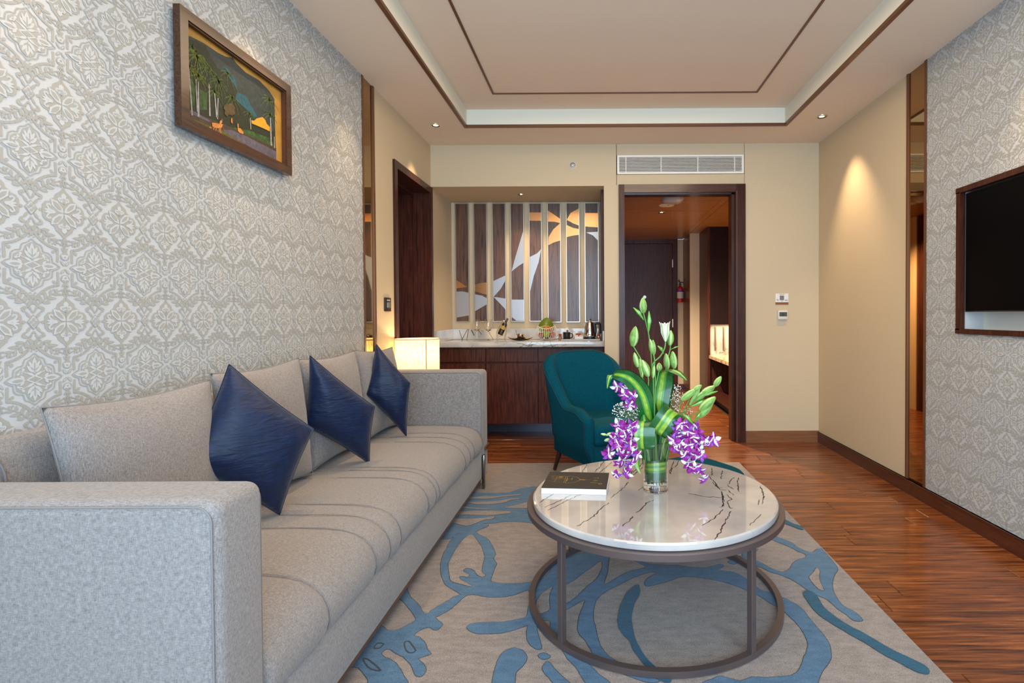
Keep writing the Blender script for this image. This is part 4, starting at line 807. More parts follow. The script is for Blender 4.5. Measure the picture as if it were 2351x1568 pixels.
for x, y in ((-.142, 1.816), (.564, 1.725), (-.129, 2.553), (.583, 2.545)):
    d = Vector((x-tx, y-ty)); u = d.normalized()*.514; a = math.atan2(u.y, u.x)
    M().rbox(-.0115, .0115, -.0115, .0115, .034, .40, .0015, 1).xf(Matrix.Translation((tx+u.x, ty+u.y, 0)) @ Matrix.Rotation(a, 4, 'Z')).build('leg', GUNM, ct, smooth=.3)

# ================================================================ BOOK
bkx, bky, bkz = -.090, 2.268, TT+.0006
R5 = Matrix.Translation((bkx, bky, bkz)) @ Matrix.Rotation(math.radians(-4.5), 4, 'Z')
bo = thing('book', 'dark brown paperback with a gold dome drawing lying on the coffee table', 'book', (bkx, bky, bkz))
BD = mat('book_cover', (.035, .028, .024), .45)
BP = mat('book_pages', (.80, .80, .78), .8)
M().box(-.138, .138, -.112, .112, 0, .0012).xf(R5).build('back_cover', BP, bo, smooth=0)
pg = M()
for k in range(7): pg.box(-.137+.0006*(k % 2), .137-.0006*(k % 3), -.1115+.0005*(k % 2), .111, .0014+k*.0031, .0014+k*.0031+.0028)
pg.xf(R5).build('page_block', BP, bo, smooth=0)
cv = M().box(-.138, .138, -.112, .112, .0232, .0246).xf(R5).build('front_cover', BD, bo, smooth=0)
BT = .0249
def goldline(m, pts, w=.0012):
    for (x0, y0), (x1, y1) in zip(pts, pts[1:]):
        dx, dy = x1-x0, y1-y0; L = math.hypot(dx, dy) or 1; nx, ny = -dy/L*w/2, dx/L*w/2
        m.add([(x0+nx, y0+ny, BT), (x1+nx, y1+ny, BT), (x1-nx, y1-ny, BT), (x0-nx, y0-ny, BT)], [(0, 1, 2, 3)])
g = M()
for sg in (1, -1): goldline(g, [(-.045, .048*sg+.004), (-.025, .046*sg+.004), (-.005, .036*sg+.004), (.008, .018*sg+.004), (.014, .006*sg+.004)], .003)
goldline(g, [(.012, .004), (.036, .004)], .012); goldline(g, [(.036, .004), (.042, .004)], .006); goldline(g, [(.042, .004), (.062, .004)], .0022)
goldline(g, [(-.045, .052), (-.045, -.044)], .003); goldline(g, [(-.052, .052), (-.052, -.044)], .0025); goldline(g, [(-.092, .05), (-.092, -.02)], .0025)
for y in (.05, .034, .02, .006): goldline(g, [(-.118+.1*abs(y-.05), y), (-.052, y)], .003)
goldline(g, [(-.075, .05), (-.075, .022)], .018); goldline(g, [(-.022, .03), (-.022, .0)], .004); goldline(g, [(-.042, .02), (-.042, -.02)], .004); goldline(g, [(-.042, .012), (-.022, .012)], .002)
goldline(g, [(-.10, -.008), (-.066, -.012)], .0015); goldline(g, [(-.10, -.03), (-.055, -.038)], .0015); goldline(g, [(-.098, -.01), (-.094, -.03), (-.07, -.034)], .0015)
goldline(g, [(-.12, .048), (-.112, .036), (-.098, .034)], .002)
for k in range(5): goldline(g, [(-.121+k*.006, -.012-k*.004), (-.118+k*.006, -.020-k*.004)], .0013)
g.xf(R5).build('dome_drawing', GOLD, cv, smooth=0)
def text_mesh(name, body, size, mtx, m_, parent, sp=1.0, align='CENTER', ext=.0002):
    c = bpy.data.curves.new(name, 'FONT'); c.body = body; c.size = size; c.align_x = align; c.align_y = 'CENTER'; c.space_character = sp; c.extrude = ext
    t = bpy.data.objects.new(name+'_tmp', c); COL.objects.link(t); dg = bpy.context.evaluated_depsgraph_get(); dg.update()
    me = bpy.data.meshes.new_from_object(t.evaluated_get(dg)); bpy.data.objects.remove(t, do_unlink=True)
    me.transform(mtx); me.materials.clear(); me.materials.append(m_); o = bpy.data.objects.new(name, me); COL.objects.link(o); attach(o, parent); return o
text_mesh('lettering', 'TAJ', .033, R5 @ Matrix.Translation((.082, .002, BT)) @ Matrix.Rotation(-PI/2, 4, 'Z'), GOLD, cv, 1.9)
rg = M(); n = 24
rg.add([(.107+r*math.cos(2*PI*j/n), -.044+r*math.sin(2*PI*j/n), BT) for r in (.009, .0045) for j in range(n)], [(j, (j+1) % n, (j+1) % n+n, j+n) for j in range(n)])
rg.xf(R5).build('ring_mark', GOLD, cv, smooth=0)
M().box(.1025, .1045, -.006, -.003, BT-.0002, BT).xf(R5).build('dot_mark', GOLD, cv, smooth=0)

# ================================================================ VASE WITH FLOWERS
vx, vy, vz = .252, 2.212, TT+.0006
VR = .0525
va = thing('vase', 'clear glass cylinder vase half filled with water on the coffee table', 'vase', (vx, vy, vz))
M().lathe([(0, 0), (VR-.002, 0), (VR, .002), (VR, .208), (VR-.0012, .2095), (VR-.0024, .208), (VR-.0024, .009), (VR-.005, .007), (0, .007)], 64, (vx, vy, vz), cap=False).build('glass', GLASS, va)
M().lathe([(0, .0072), (VR-.0052, .0072), (VR-.0026, .0095), (VR-.0026, .045), (0, .045)], 48, (vx, vy, vz), cap=False).build('water', mat('water', (.97, .97, .93), 0, trans=1, ior=1.33), va)
LG = mat('leaf_green', (.006, .085, .012), .28, noise=.35, nscale=30, coat=.3)
LL = mat('leaf_lime', (.24, .38, .03), .3, noise=.25, nscale=60, coat=.3)
LM = mat('leaf_mid', (.05, .24, .03), .3, coat=.3)
STEM = mat('stem_green', (.10, .25, .04), .5)
BUD = mat('bud_green', (.17, .32, .06), .45, noise=.3, nscale=50)
BUDL = mat('bud_pale', (.42, .55, .22), .45)
PETW = mat('petal_white', (.80, .82, .78), .5)
PETP = mat('petal_purple', (.31, .015, .27), .5, noise=.3, nscale=120)
PETL = mat('petal_violet', (.26, .06, .42), .5)
def catmull(p, n=6):
    p = [Vector(q) for q in p]; r = []
    for i in range(len(p)-1):
        a, b, c, d = p[max(0, i-1)], p[i], p[i+1], p[min(len(p)-1, i+2)]
        for j in range(n):
            t = j/n; r.append(.5*((2*b)+(-a+c)*t+(2*a-5*b+4*c-d)*t*t+(-a+3*b-3*c+d)*t**3))
    r.append(p[-1]); return r
def lerp_list(v, t):
    x = t*(len(v)-1); i = min(len(v)-2, int(x)); return v[i]+(v[i+1]-v[i])*(x-i)
def blade(m, pts, widths, side, n=6, cup=.12, stripes=(0, 0, 1, 1, 1, 0, 0), thick=.0012, twist=0):
    """leaf blade: centre line pts, half widths, side = direction of its width"""
    c = catmull(pts, n); k = len(c); nc = len(stripes); side = Vector(side).normalized(); o0 = len(m.v); vs = []
    for i, p in enumerate(c):
        t = (c[min(k-1, i+1)]-c[max(0, i-1)]).normalized(); s2 = (side-t*side.dot(t)); s2 = s2.normalized() if s2.length > 1e-4 else t.orthogonal().normalized()
        if twist: s2 = Matrix.Rotation(twist*i/k, 3, t) @ s2
        nn = s2.cross(t).normalized(); w = lerp_list(widths, i/(k-1))
        for off in (1, -1):
            for j in range(nc+1):
                u = -1+2*j/nc; vs.append(p+s2*w*u+nn*(cup*w*u*u+off*thick*(1-.8*abs(u))))
    W2 = 2*(nc+1); fs = []; mi = []
    for i in range(k-1):
        for off in (0, 1):
            for j in range(nc):
                a = i*W2+off*(nc+1)+j; fs.append((a, a+1, a+1+W2, a+W2)); mi.append(stripes[j])
        for j in (0, nc): fs.append((i*W2+j, (i+1)*W2+j, (i+1)*W2+j+nc+1, i*W2+j+nc+1)); mi.append(stripes[0])
    o = len(m.v); m.v += [tuple(v) for v in vs]; m.f += [tuple(q+o for q in f) for f in fs]; m.m += mi
    return m
def P(px, py, Y=2.15): return Vector(at(px, py, 1, Y))
def base(Y=vy, dx=0): return Vector((vx+dx, Y, vz+.03))
LEAFM = [LG, LL, LM]
DG = 'dracaena leaves in the vase'
STR = (0, 0, 0, 0, 2, 1, 1, 2, 0, 0, 0, 0)
def drac(pts, widths, side, label, **k):
    m = M(); blade(m, pts, widths, side, stripes=k.pop('stripes', STR), **k); o = m.build('dracaena_leaf', LEAFM, smooth=1.5, fix=False); return tag(o, label, 'leaf', DG)
drac([base(2.215, -.01), P(1496, 1000, 2.20), P(1489, 955, 2.18), P(1474, 905, 2.17), P(1449, 872, 2.15), P(1420, 860, 2.13), P(1401, 864, 2.11), P(1394, 892, 2.09)], [.012, .036, .044, .042, .034, .023, .013, .002], (.8, .25, .35), 'striped leaf arching left over the teal chair with a drooping tip', n=7)
drac([base(2.235, .01), P(1505, 1000, 2.22), P(1512, 930, 2.22), P(1519, 880, 2.22), P(1525, 855, 2.20), P(1541, 849, 2.16), P(1560, 857, 2.13), P(1577, 873, 2.11)], [.014, .036, .050, .053, .043, .026, .015, .002], (1, .12, 0), 'broad upright striped leaf folded over to the right at its top', n=7)
drac([base(2.225, -.02), P(1484, 1005, 2.22), P(1478, 975, 2.20), P(1474, 966, 2.165), P(1471, 978, 2.135), P(1470, 1005, 2.125), P(1472, 1028, 2.135), P(1478, 1030, 2.165)], [.02, .035, .055, .060, .060, .060, .058, .035], (1, 0, -.02), 'striped leaf rolled into a loop on the left side of the vase rim', n=7, cup=-.05, stripes=(0, 0, 0, 1, 2, 1, 0, 0, 0, 0))
drac([base(2.215, .02), P(1530, 985, 2.20), P(1547, 957, 2.20), P(1549, 945, 2.165), P(1538, 952, 2.13), P(1524, 972, 2.12), P(1512, 990, 2.13), P(1512, 998, 2.16)], [.02, .03, .044, .047, .047, .047, .045, .03], (.8, 0, -.55), 'striped leaf rolled into a loop leaning right above the vase rim', n=7, cup=-.05, stripes=(0, 0, 0, 1, 2, 1, 1, 0, 0, 0))
drac([base(2.20, -.02), P(1484, 1000, 2.17), P(1480, 970, 2.16), P(1478, 952, 2.15)], [.012, .022, .024, .004], (1, 0, 0), 'short striped leaf standing just behind the left loop')
drac([base(2.24, -.03), P(1476, 1015, 2.20), P(1468, 1030, 2.17), P(1462, 1055, 2.14), P(1464, 1072, 2.13), P(1471, 1088, 2.12)], [.01, .015, .017, .014, .009, .001], (1, .3, 0), 'narrow yellow green leaf hanging beside the vase', stripes=(2, 1, 1, 2))
drac([base(2.25, 0), P(1490, 985, 2.26), P(1478, 930, 2.27), P(1478, 890, 2.27)], [.015, .03, .034, .004], (1, 0, 0), 'dark plain leaf standing behind the arching leaf', stripes=(0, 0, 0, 0))
# leaf wrapped inside the glass
m = M(); n = 40; vs = []
for i in range(n+1):
    a = -PI*1.18+2.36*PI*i/n+PI*1.5-PI*.5; tilt = .012*math.cos(a+1.2)
    for j in range(9): vs.append((vx+.0475*math.cos(a), vy+.0475*math.sin(a), vz+.052+.075*j/8+tilt*(j/8)))
m.add(vs, []); m.f = [(i*9+j, (i+1)*9+j, (i+1)*9+j+1, i*9+j+1) for i in range(n) for j in range(8)]; m.m = [(0, 0, 0, 2, 1, 2, 1, 0)[j] for i in range(n) for j in range(8)]
tag(m.build('wrapped_leaf', LEAFM, smooth=1, fix=False), 'green leaf with lime stripes coiled inside the glass vase', 'leaf')

def budshape(m, tip, bs, w, mi=0):
    tip, bs = Vector(tip), Vector(bs); ax = tip-bs; L = ax.length; q = ax.to_track_quat('Z', 'Y').to_matrix()
    pr = [(0, .35), (.08, .62), (.25, .92), (.45, 1), (.65, .88), (.82, .62), (.94, .34), (1, .06)]; n = 18; vs = []
    for t, r in pr:
        for j in range(n):
            a = 2*PI*j/n; rr = w/2*r*(1-.13*(abs(math.cos(1.5*a))**6)); vs.append(bs+q@Vector((rr*math.cos(a), rr*math.sin(a), t*L)))
    o = len(m.v); m.v += [tuple(v) for v in vs]
    for i in range(len(pr)-1):
        for j in range(n):
            m.f.append((o+i*n+j, o+i*n+(j+1) % n, o+(i+1)*n+(j+1) % n, o+(i+1)*n+j)); m.m.append(1 if (j % 6) in (0, 5) else 0)
    m.f.append(tuple(o+(len(pr)-1)*n+j for j in range(n))); m.m.append(0)
def lily(name, label, stems, buds, leaves=(), open_=(), Y=2.2, w=.0052):
    root = thing(name, label, 'flower', tuple(base(Y)), 'lily stems in the vase')
    sm = M()
    for s in stems:
        pts = [q if isinstance(q, Vector) else P(q[0], q[1], q[2] if len(q) > 2 else Y) for q in s]
        if len(pts) > 2: pts = catmull(pts, 4)
        sm.tube(pts, w/2, 7)
    sm.build('stem', STEM, root)
    for b in buds:
        yy_ = b[5] if len(b) > 5 else Y
        m = M(); budshape(m, P(b[0], b[1], yy_), P(b[2], b[3], yy_+.005), 1.22*b[4]*yy_/FPX); m.build('bud', [BUD, BUDL], root, smooth=1.5, fix=False)
    for l in leaves:
        a, b = P(l[0], l[1], Y), P(l[2], l[3], Y); mid = (a+b)/2+Vector((0, -.01, .004))
        m = M(); blade(m, [a, mid, b], [.001, l[4]*Y/FPX/2, .001], (b-a).cross(Vector((0, -1, .3))), n=5, stripes=(2, 1, 2), cup=.3); m.build('leaf', LEAFM, root, smooth=1.5, fix=False)
    for (x0, y0, x1, y1, w_) in open_:
        a, b = P(x0, y0, Y), P(x1, y1, Y); ax = a-b; L = ax.length; q = ax.to_track_quat('Z', 'Y').to_matrix(); W_ = w_*Y/FPX
        for k in range(5):
            an = k*2*PI/5+.5; o_ = q@Vector((math.cos(an), math.sin(an), 0)); sd = q@Vector((-math.sin(an), math.cos(an), 0)); m = M()
            blade(m, [b+o_*.003, b+ax*.45+o_*W_*.36, b+ax*.8+o_*W_*.42, b+ax*(1.0+.06*(k % 2))+o_*W_*.55], [.003, W_*.30, W_*.26, .002], sd, n=5, stripes=(0, 1, 0), cup=-.3)
            m.build('petal', [PETW, BUDL], root, smooth=1.5, fix=False)
    return root
lily('lily_stem', 'tallest lily stem topped by a single closed bud', [[base(2.22), (1503, 960), (1497, 861), (1495, 817), (1490, 772), (1485, 749), (1477, 718)]], [(1476, 683, 1477, 719, 15), (1492, 778, 1498, 812, 11), (1499, 780, 1501, 815, 10)], [(1454, 706, 1478, 735, 9), (1490, 714, 1489, 764, 11)], Y=2.22)
lily('lily_stem', 'lily stem leaning left with a long bud over the teal chair', [[base(2.19, -.01), (1500, 960), (1489, 895), (1488, 865), (1473, 828), (1462, 808), (1454, 795)], [(1490, 900), (1476, 870), (1466, 845)]], [(1459, 749, 1453, 795, 18), (1456, 809, 1464, 843, 12), (1469, 822, 1474, 868, 10), (1474, 826, 1489, 864, 17)], Y=2.19)
lily('lily_stem', 'lily stem with a half open white flower', [[base(2.18, .01), (1503, 960), (1500, 870), (1499, 836), (1516, 818), (1526, 799), (1528, 783)], [(1500, 860), (1503, 830), (1500, 812)]], [], [], [(1526, 741, 1528, 784, 24)], Y=2.18, w=.006)
lily('lily_stem', 'lily stem with two green buds beside the white flower', [[base(2.24, .01), (1510, 950), (1524, 870), (1529, 845), (1534, 820), (1538, 805), (1539, 792)], [(1530, 870), (1545, 850), (1547, 843)]], [(1540, 758, 1538, 793, 14), (1544, 806, 1548, 846, 15), (1529, 811, 1532, 848, 13)], [(1510, 794, 1524, 812, 8), (1561, 795, 1539, 803, 3)], Y=2.24)
lily('lily_stem', 'short lily stem with small pale buds low in the middle', [[base(2.17, 0), (1503, 950), (1505, 880), (1502, 840)], [(1505, 890), (1513, 852)]], [(1513, 833, 1514, 852, 12), (1502, 838, 1499, 868, 8)], [], Y=2.17)
lily('lily_stem', 'lily stem spreading right with a cluster of upper green buds', [[base(2.2, .02), (1540, 985, 2.18), (1556, 965, 2.16), (1560, 935, 2.15), (1566, 918, 2.14)], [(1556, 965, 2.16), (1572, 938, 2.15), (1583, 916, 2.14)], [(1556, 965, 2.16), (1580, 940, 2.14), (1598, 915, 2.12), (1641, 888, 2.12)]],
     [(1600, 892, 1564, 919, 14), (1642, 886, 1608, 908, 15), (1656, 864, 1640, 887, 12), (1626, 896, 1594, 920, 13), (1611, 884, 1590, 899, 11), (1607, 893, 1584, 930, 9)], [(1648, 898, 1600, 912, 9), (1630, 915, 1587, 933, 11)], Y=2.13, w=.0045)
lily('lily_stem', 'lily stem spreading right with a pair of lower green buds', [[base(2.19, .02), (1545, 985, 2.17), (1560, 963, 2.15), (1585, 955, 2.12), (1609, 942, 2.1)], [(1560, 965, 2.15), (1585, 970, 2.12), (1600, 964, 2.1), (1608, 956, 2.1)]],
     [(1643, 911, 1607, 942, 18), (1637, 924, 1606, 958, 14)], [(1568, 950, 1592, 975, 9), (1610, 945, 1594, 965, 7)], Y=2.10, w=.0045)

# ---- orchids
def bloom(m, c, face, s, k):
    face = Vector(face).normalized(); q = face.to_track_quat('Z', 'Y').to_matrix() @ Matrix.Rotation(k, 3, 'Z'); c = Vector(c)
    for i in range(5):
        a = 2*PI*i/5; o_ = q@Vector((math.cos(a), math.sin(a), 0)); sd = q@Vector((-math.sin(a), math.cos(a), 0)); z = q@Vector((0, 0, 1))
        mi = (1, 1, 2, 1, 0)[i]; w = s*(.36 if i % 2 else .27)
        blade(m, [c, c+o_*s*.3+z*s*.10, c+o_*s*.62+z*s*.10, c+o_*s*.95-z*s*.08], [s*.07, w, w*.9, .0006], sd, n=3, stripes=(mi, 0 if (i+int(k*10)) % 3 == 0 else mi, mi), cup=-.25, thick=.0005)
    z = q@Vector((0, 0, 1)); d = q@Vector((1, 0, 0)); sd = q@Vector((0, 1, 0))
    blade(m, [c, c+z*s*.30+d*s*.06, c+z*s*.42+d*s*.32, c+z*s*.30+d*s*.55], [s*.10, s*.20, s*.22, s*.05], sd, n=3, stripes=(1, 0, 1), cup=.6, thick=.0005)
    m.ball(c+z*s*.12, s*.10, 4, 0)
OR = 'orchid sprays in the vase'
def spray(label, stem, blooms, buds=(), Y=2.12, s=.031, out=(0, -1, 0)):
    root = thing('orchid_spray', label, 'flower', tuple(base(Y+.05)), OR)
    pts = [q if isinstance(q, Vector) else P(q[0], q[1], q[2] if len(q) > 2 else Y) for q in stem]
    sp = catmull(pts, 5); M().tube(sp, .0022, 6).build('stem', mat('orchid_stem', (.30, .36, .20), .5), root)
    for i, (x, y) in enumerate(blooms):
        yy_ = Y+rnd.uniform(-.035, .03); c = P(x, y, yy_); m = M()
        near = min(sp, key=lambda q: (q-c).length); m.tube(catmull([near, (near+c)/2+Vector((0, 0, .008)), c], 3), .0011, 5, 0)
        f = Vector((rnd.uniform(-.9, .9)+out[0], -1, rnd.uniform(-.75, .35)))
        bloom(m, c, f, s*rnd.uniform(.82, 1.12), rnd.uniform(0, 6)); m.build('bloom', [PETW, PETP, PETL], root, smooth=1.5, fix=False)
    for x0, y0, x1, y1, w in buds:
        m = M(); budshape(m, P(x0, y0, Y), P(x1, y1, Y), w*Y/FPX); m.build('bud', [BUDL, BUDL], root, smooth=1.5, fix=False)
spray('orchid spray reaching up left in front of the teal chair', [base(2.2), (1480, 985, 2.18), (1462, 945, 2.17), (1450, 915, 2.16), (1432, 895, 2.15), (1416, 884, 2.15)], [(1417, 887), (1434, 891), (1433, 905), (1442, 914), (1453, 908), (1456, 922), (1447, 928), (1460, 932)], Y=2.16)
spray('purple orchid spray falling left of the vase, with two green buds', [base(2.2), (1478, 1000, 2.17), (1452, 990, 2.13), (1425, 1000, 2.11), (1405, 1030, 2.1), (1396, 1045, 2.1)], [(1418, 974), (1430, 978), (1446, 974), (1456, 978), (1414, 997), (1428, 987), (1436, 998), (1448, 992), (1425, 1010), (1437, 1014), (1412, 1020), (1400, 1036), (1396, 1042), (1452, 1008), (1406, 1006)], [(1379, 996, 1392, 998, 6), (1387, 1012, 1400, 1008, 8), (1391, 1000, 1403, 994, 7)], Y=2.11)
spray('purple orchid spray hanging low at the left over the table edge', [base(2.2), (1476, 1005, 2.16), (1455, 1015, 2.12), (1440, 1040, 2.1), (1432, 1070, 2.09), (1428, 1088, 2.09)], [(1421, 1022), (1435, 1030), (1448, 1024), (1424, 1036), (1440, 1042), (1452, 1034), (1418, 1060), (1428, 1058), (1450, 1062), (1444, 1068), (1463, 1044), (1415, 1088), (1441, 1086)], Y=2.09)
spray('purple orchid spray spreading right of the vase', [base(2.2), (1530, 995, 2.16), (1555, 992, 2.12), (1585, 998, 2.1), (1612, 1006, 2.1), (1634, 1010, 2.1)], [(1556, 985), (1554, 1002), (1566, 992), (1575, 977), (1580, 990), (1595, 976), (1600, 992), (1591, 1003), (1610, 1008), (1619, 1012), (1628, 1016), (1638, 1010), (1602, 1016), (1573, 1006), (1562, 974)], Y=2.11)
spray('purple orchid spray falling right of the vase to the table top', [base(2.2), (1530, 1000, 2.15), (1555, 1020, 2.11), (1575, 1045, 2.09), (1595, 1070, 2.08), (1612, 1095, 2.08)], [(1547, 1010), (1550, 1028), (1560, 1020), (1566, 1034), (1578, 1022), (1590, 1022), (1604, 1034), (1597, 1044), (1572, 1046), (1583, 1048), (1580, 1062), (1588, 1074), (1597, 1072), (1607, 1078), (1615, 1098), (1610, 1046), (1585, 1034)], Y=2.08)
# ---- baby's breath
def breath(label, cpx, r, n, Y, root_px, seed):
    rg_ = random.Random(seed); root = thing('babys_breath', label, 'flower', tuple(base(2.2)), 'sprigs of tiny white flowers in the vase')
    st_ = M(); fl_ = M(); hub = P(root_px[0], root_px[1], Y+.02); st_.tube([base(2.2), hub], .0012, 5)
    c = P(cpx[0], cpx[1], Y)
    for k in range(n):
        a = rg_.uniform(0, 2*PI); q = rg_.random()**.5; p = c+Vector((math.cos(a)*q*r[0], rg_.uniform(-.03, .03), math.sin(a)*q*r[1]))
        if k % 3 == 0: st_.tube(catmull([hub, (hub*.4+p*.6)+Vector((0, 0, .006)), p], 3), .0005, 4)
        fl_.ball(p, rg_.uniform(.0018, .0034), 3, 0, (1, 1, .8))
    st_.build('twig', mat('twig', (.16, .22, .10), .7), root); fl_.build('tiny_flower', mat('tiny_white', (.78, .80, .74), .7), root, kind='stuff')
breath('sprig of tiny white flowers left of the leaves', (1436, 945), (.058, .042), 190, 2.17, (1472, 970), 4)
breath('sprig of tiny white flowers right of the broad leaf', (1553, 912), (.032, .055), 130, 2.24, (1545, 965), 5)
breath('lower loose sprig of tiny white flowers near the right loop', (1566, 945), (.045, .022), 50, 2.2, (1548, 968), 6)

# ================================================================ PANTRY NICHE
cb = thing('pantry_cabinet', 'dark wood drinks cabinet with drawers and doors under the marble counter', 'cabinet', (-.73, 5.2, 0))
CFY = 4.985; CT = .948
wbox(cb, 'carcass', DARKW, XL+.002, .076, CFY+.022, 5.518, .15, CT-.05)
wbox(cb, 'plinth', mat('plinth_steel', (.10, .10, .13), .3, .4), XL+.002, .076, 5.33, 5.35, 0, .15)
wbox(cb, 'top_rail', CABW, XL+.002, .076, CFY+.008, CFY+.022, CT-.068, CT-.052)
for x0, x1 in ((XL+.004, -1.072), (-1.066, -.566), (-.560, -.244), (-.238, .074)):
    if x0 < -.7 or True:
        M().rbox(x0, x1, CFY, CFY+.02, .752, CT-.070, .0015, 1).build('drawer', CABW, cb, smooth=0)
        M().rbox(x0, x1, CFY, CFY+.02, .152, .738, .0015, 1).build('door', CABW, cb, smooth=0)
cn = thing('marble_counter', 'grey veined marble counter slab with upstands in the pantry niche', 'counter', (-.73, 5.2, CT-.05))
M().rbox(XL+.001, .077, 4.925, 5.519, CT-.050, CT, .003, 2).build('slab', MARB, cn, smooth=.4)
M().rbox(XL+.001, .077, 5.50, 5.519, CT, CT+.112, .002, 1).build('upstand', MARB, cn, smooth=0)
M().rbox(XL+.001, XL+.019, 4.93, 5.50, CT, CT+.112, .002, 1).build('upstand', MARB, cn, smooth=0)
M().rbox(.060, .077, 4.93, 5.50, CT, CT+.10, .002, 1).build('upstand', MARB, cn, smooth=0)
vm = M(); vr = random.Random(8)                                  # bold dark veins at the left of the upstand
for x0, z0, x1, z1, w in ((-1.46, .10, -1.43, .0, .007), (-1.43, .0, -1.37, .11, .007), (-1.44, .055, -1.38, .06, .004), (-1.36, .11, -1.38, .0, .006), (-1.33, .10, -1.30, .04, .009), (-1.28, .02, -1.24, .03, .006), (-1.27, .11, -1.22, .05, .007), (-1.23, .10, -1.20, .08, .005), (-1.16, .10, -1.10, .0, .006), (-.86, .10, -.84, .03, .003)):
    vm.add([(x0-w/2, 5.4992, CT+z0+.001), (x0+w/2, 5.4992, CT+z0+.001), (x1+w/2, 5.4992, CT+z1+.001), (x1-w/2, 5.4992, CT+z1+.001)], [(0, 1, 2, 3)])
vm.build('vein', VEIN, cn, smooth=0, kind='stuff')
# ---- eight framed veneer strips with metal inlays
PY = 5.505
def z1p(x, y): return at(960+x/2.529, 400+y/2.529, 1, PY-.008)
INL = {0: ([1, (223, 615), (288, 655), (223, 663)], [0, (220, 682), (255, 680), (297, 688), (297, 820), (222, 832)]),
       1: ([1, (328, 640), (365, 632), (402, 628), (402, 700), (330, 680)], [0, (328, 697), (370, 705), (403, 720), (403, 755), (370, 772), (330, 795)]),
       2: ([0, (435, 620), (508, 588), (505, 620), (480, 665), (437, 712)], [0, (437, 712), (470, 716), (509, 722), (509, 785), (470, 745)]),
       3: ([0, (612, 330), (614, 515), (580, 535), (542, 565), (565, 480), (592, 390)], [0, (540, 728), (615, 728), (617, 850), (570, 850), (545, 830)]),
       4: ([1, (645, 222), (720, 222), (720, 270), (645, 270)], [0, (645, 480), (690, 460), (720, 435), (700, 510), (672, 590), (650, 680)]),
       5: ([1, (752, 210), (828, 258), (828, 283), (790, 276), (752, 275)], [1, (828, 285), (829, 385), (790, 395), (752, 412), (757, 365), (785, 320)]),
       6: ([1, (936, 198), (936, 298), (900, 285), (862, 265), (885, 225)], [1, (862, 295), (900, 312), (936, 318), (936, 352), (900, 356), (862, 365)]),
       7: ([1, (968, 225), (1047, 225), (1047, 308), (1000, 306), (968, 303)], [0, (975, 338), (1047, 334), (1047, 385), (1015, 355)])}
PF = mat('champagne_frame', (.50, .43, .36), .3, .9)
LABP = ['leftmost framed veneer strip, with a copper tip above a silver block', 'framed veneer strip with a copper wedge over a silver wedge', 'framed veneer strip with two silver wings meeting at a point', 'framed veneer strip with a tall silver blade and silver base',
        'framed veneer strip with a copper band above a silver blade', 'framed veneer strip with two copper wings meeting high up', 'framed veneer strip with two copper bands near the top', 'rightmost framed veneer strip, directly above the kettle']
for i in range(8):
    l = [215, 322, 430, 535, 643, 750, 858, 966][i]; r = [300, 405, 513, 619, 722, 832, 940, 1050][i]
    a = at(960+l/2.529, 466, 1, PY); b = at(960+r/2.529, 737, 1, PY); x0, x1, zt, zb = a.x, b.x, 2.392, 1.135 if i < 5 else 1.125
    pn = thing('inlay_panel', LABP[i], 'wall panel', ((x0+x1)/2, 5.52, zb), 'framed veneer strips in the pantry niche')
    M().box(x0+.006, x1-.006, PY-.004, 5.519, zb+.006, zt-.006).build('veneer', PANW, pn, smooth=0)
    f = M()
    for bb_ in ((x0, x0+.007, zb+.007, zt-.007), (x1-.007, x1, zb+.007, zt-.007), (x0, x1, zb, zb+.007), (x0, x1, zt-.007, zt)): f.box(bb_[0], bb_[1], PY-.016, 5.519, bb_[2], bb_[3])
    f.build('frame', PF, pn, smooth=0)
    for poly in INL[i]:
        pts = [z1p(*p) for p in poly[1:]]; pts = [(min(x1-.008, max(x0+.008, p.x)), PY-.0085, p.z) for p in pts]
        M().prism(pts, (0, .004, 0)).build('inlay', COPPER if poly[0] else SILVER, pn, smooth=0)

# ---- things on the counter
Y5 = 5.25
def cx(px, Y=Y5): return at(px, 760, 1, Y).x
Z = CT+.0008
for px, lab, Yg in ((1095, 'wine glass on the counter, farther left of the two', 5.28), (1121, 'wine glass on the counter, beside the bottle holder', 5.22)):
    g = thing('wine_glass', lab, 'glass', (cx(px, Yg), Yg, Z), 'wine glasses on the counter')
    M().lathe([(.034, 0), (.034, .0015), (.012, .005), (.0042, .012), (.0036, .05), (.004, .088), (.010, .094), (.028, .108), (.040, .135), (.041, .155), (.036, .19), (.0325, .215), (.0315, .215), (.0350, .19), (.040, .155), (.039, .136), (.027, .111), (.006, .099), (0, .098)], 32, (cx(px, Yg), Yg, Z), cap=False).build('glass', GLASS, g)
hx = cx(1154)
hd = thing('bottle_holder', 'steel wire wine bottle holder with two hoops', 'bottle holder', (hx, Y5, Z))
for dy in (-.03, .03):
    M().tube(catmull([(hx-.055, Y5+dy, Z+.002), (hx-.052, Y5+dy, Z+.10), (hx-.02+.012, Y5+dy, Z+.19), (hx+.02, Y5+dy, Z+.195), (hx+.035, Y5+dy, Z+.12), (hx+.022, Y5+dy, Z+.002)], 8), .0026, 6).build('hoop', CHROME, hd)
M().tube([(hx-.054, Y5-.03, Z+.045), (hx-.054, Y5+.03, Z+.045)], .0026, 6).tube([(hx+.028, Y5-.03, Z+.045), (hx+.028, Y5+.03, Z+.045)], .0026, 6).tube([(hx-.054, Y5-.033, Z+.045), (hx+.028, Y5-.033, Z+.045)], .0026, 6).build('crossbar', CHROME, hd)
bt = thing('wine_bottle', 'dark wine bottle with a gold label leaning in the wire holder', 'bottle', (hx, Y5, Z+.03))
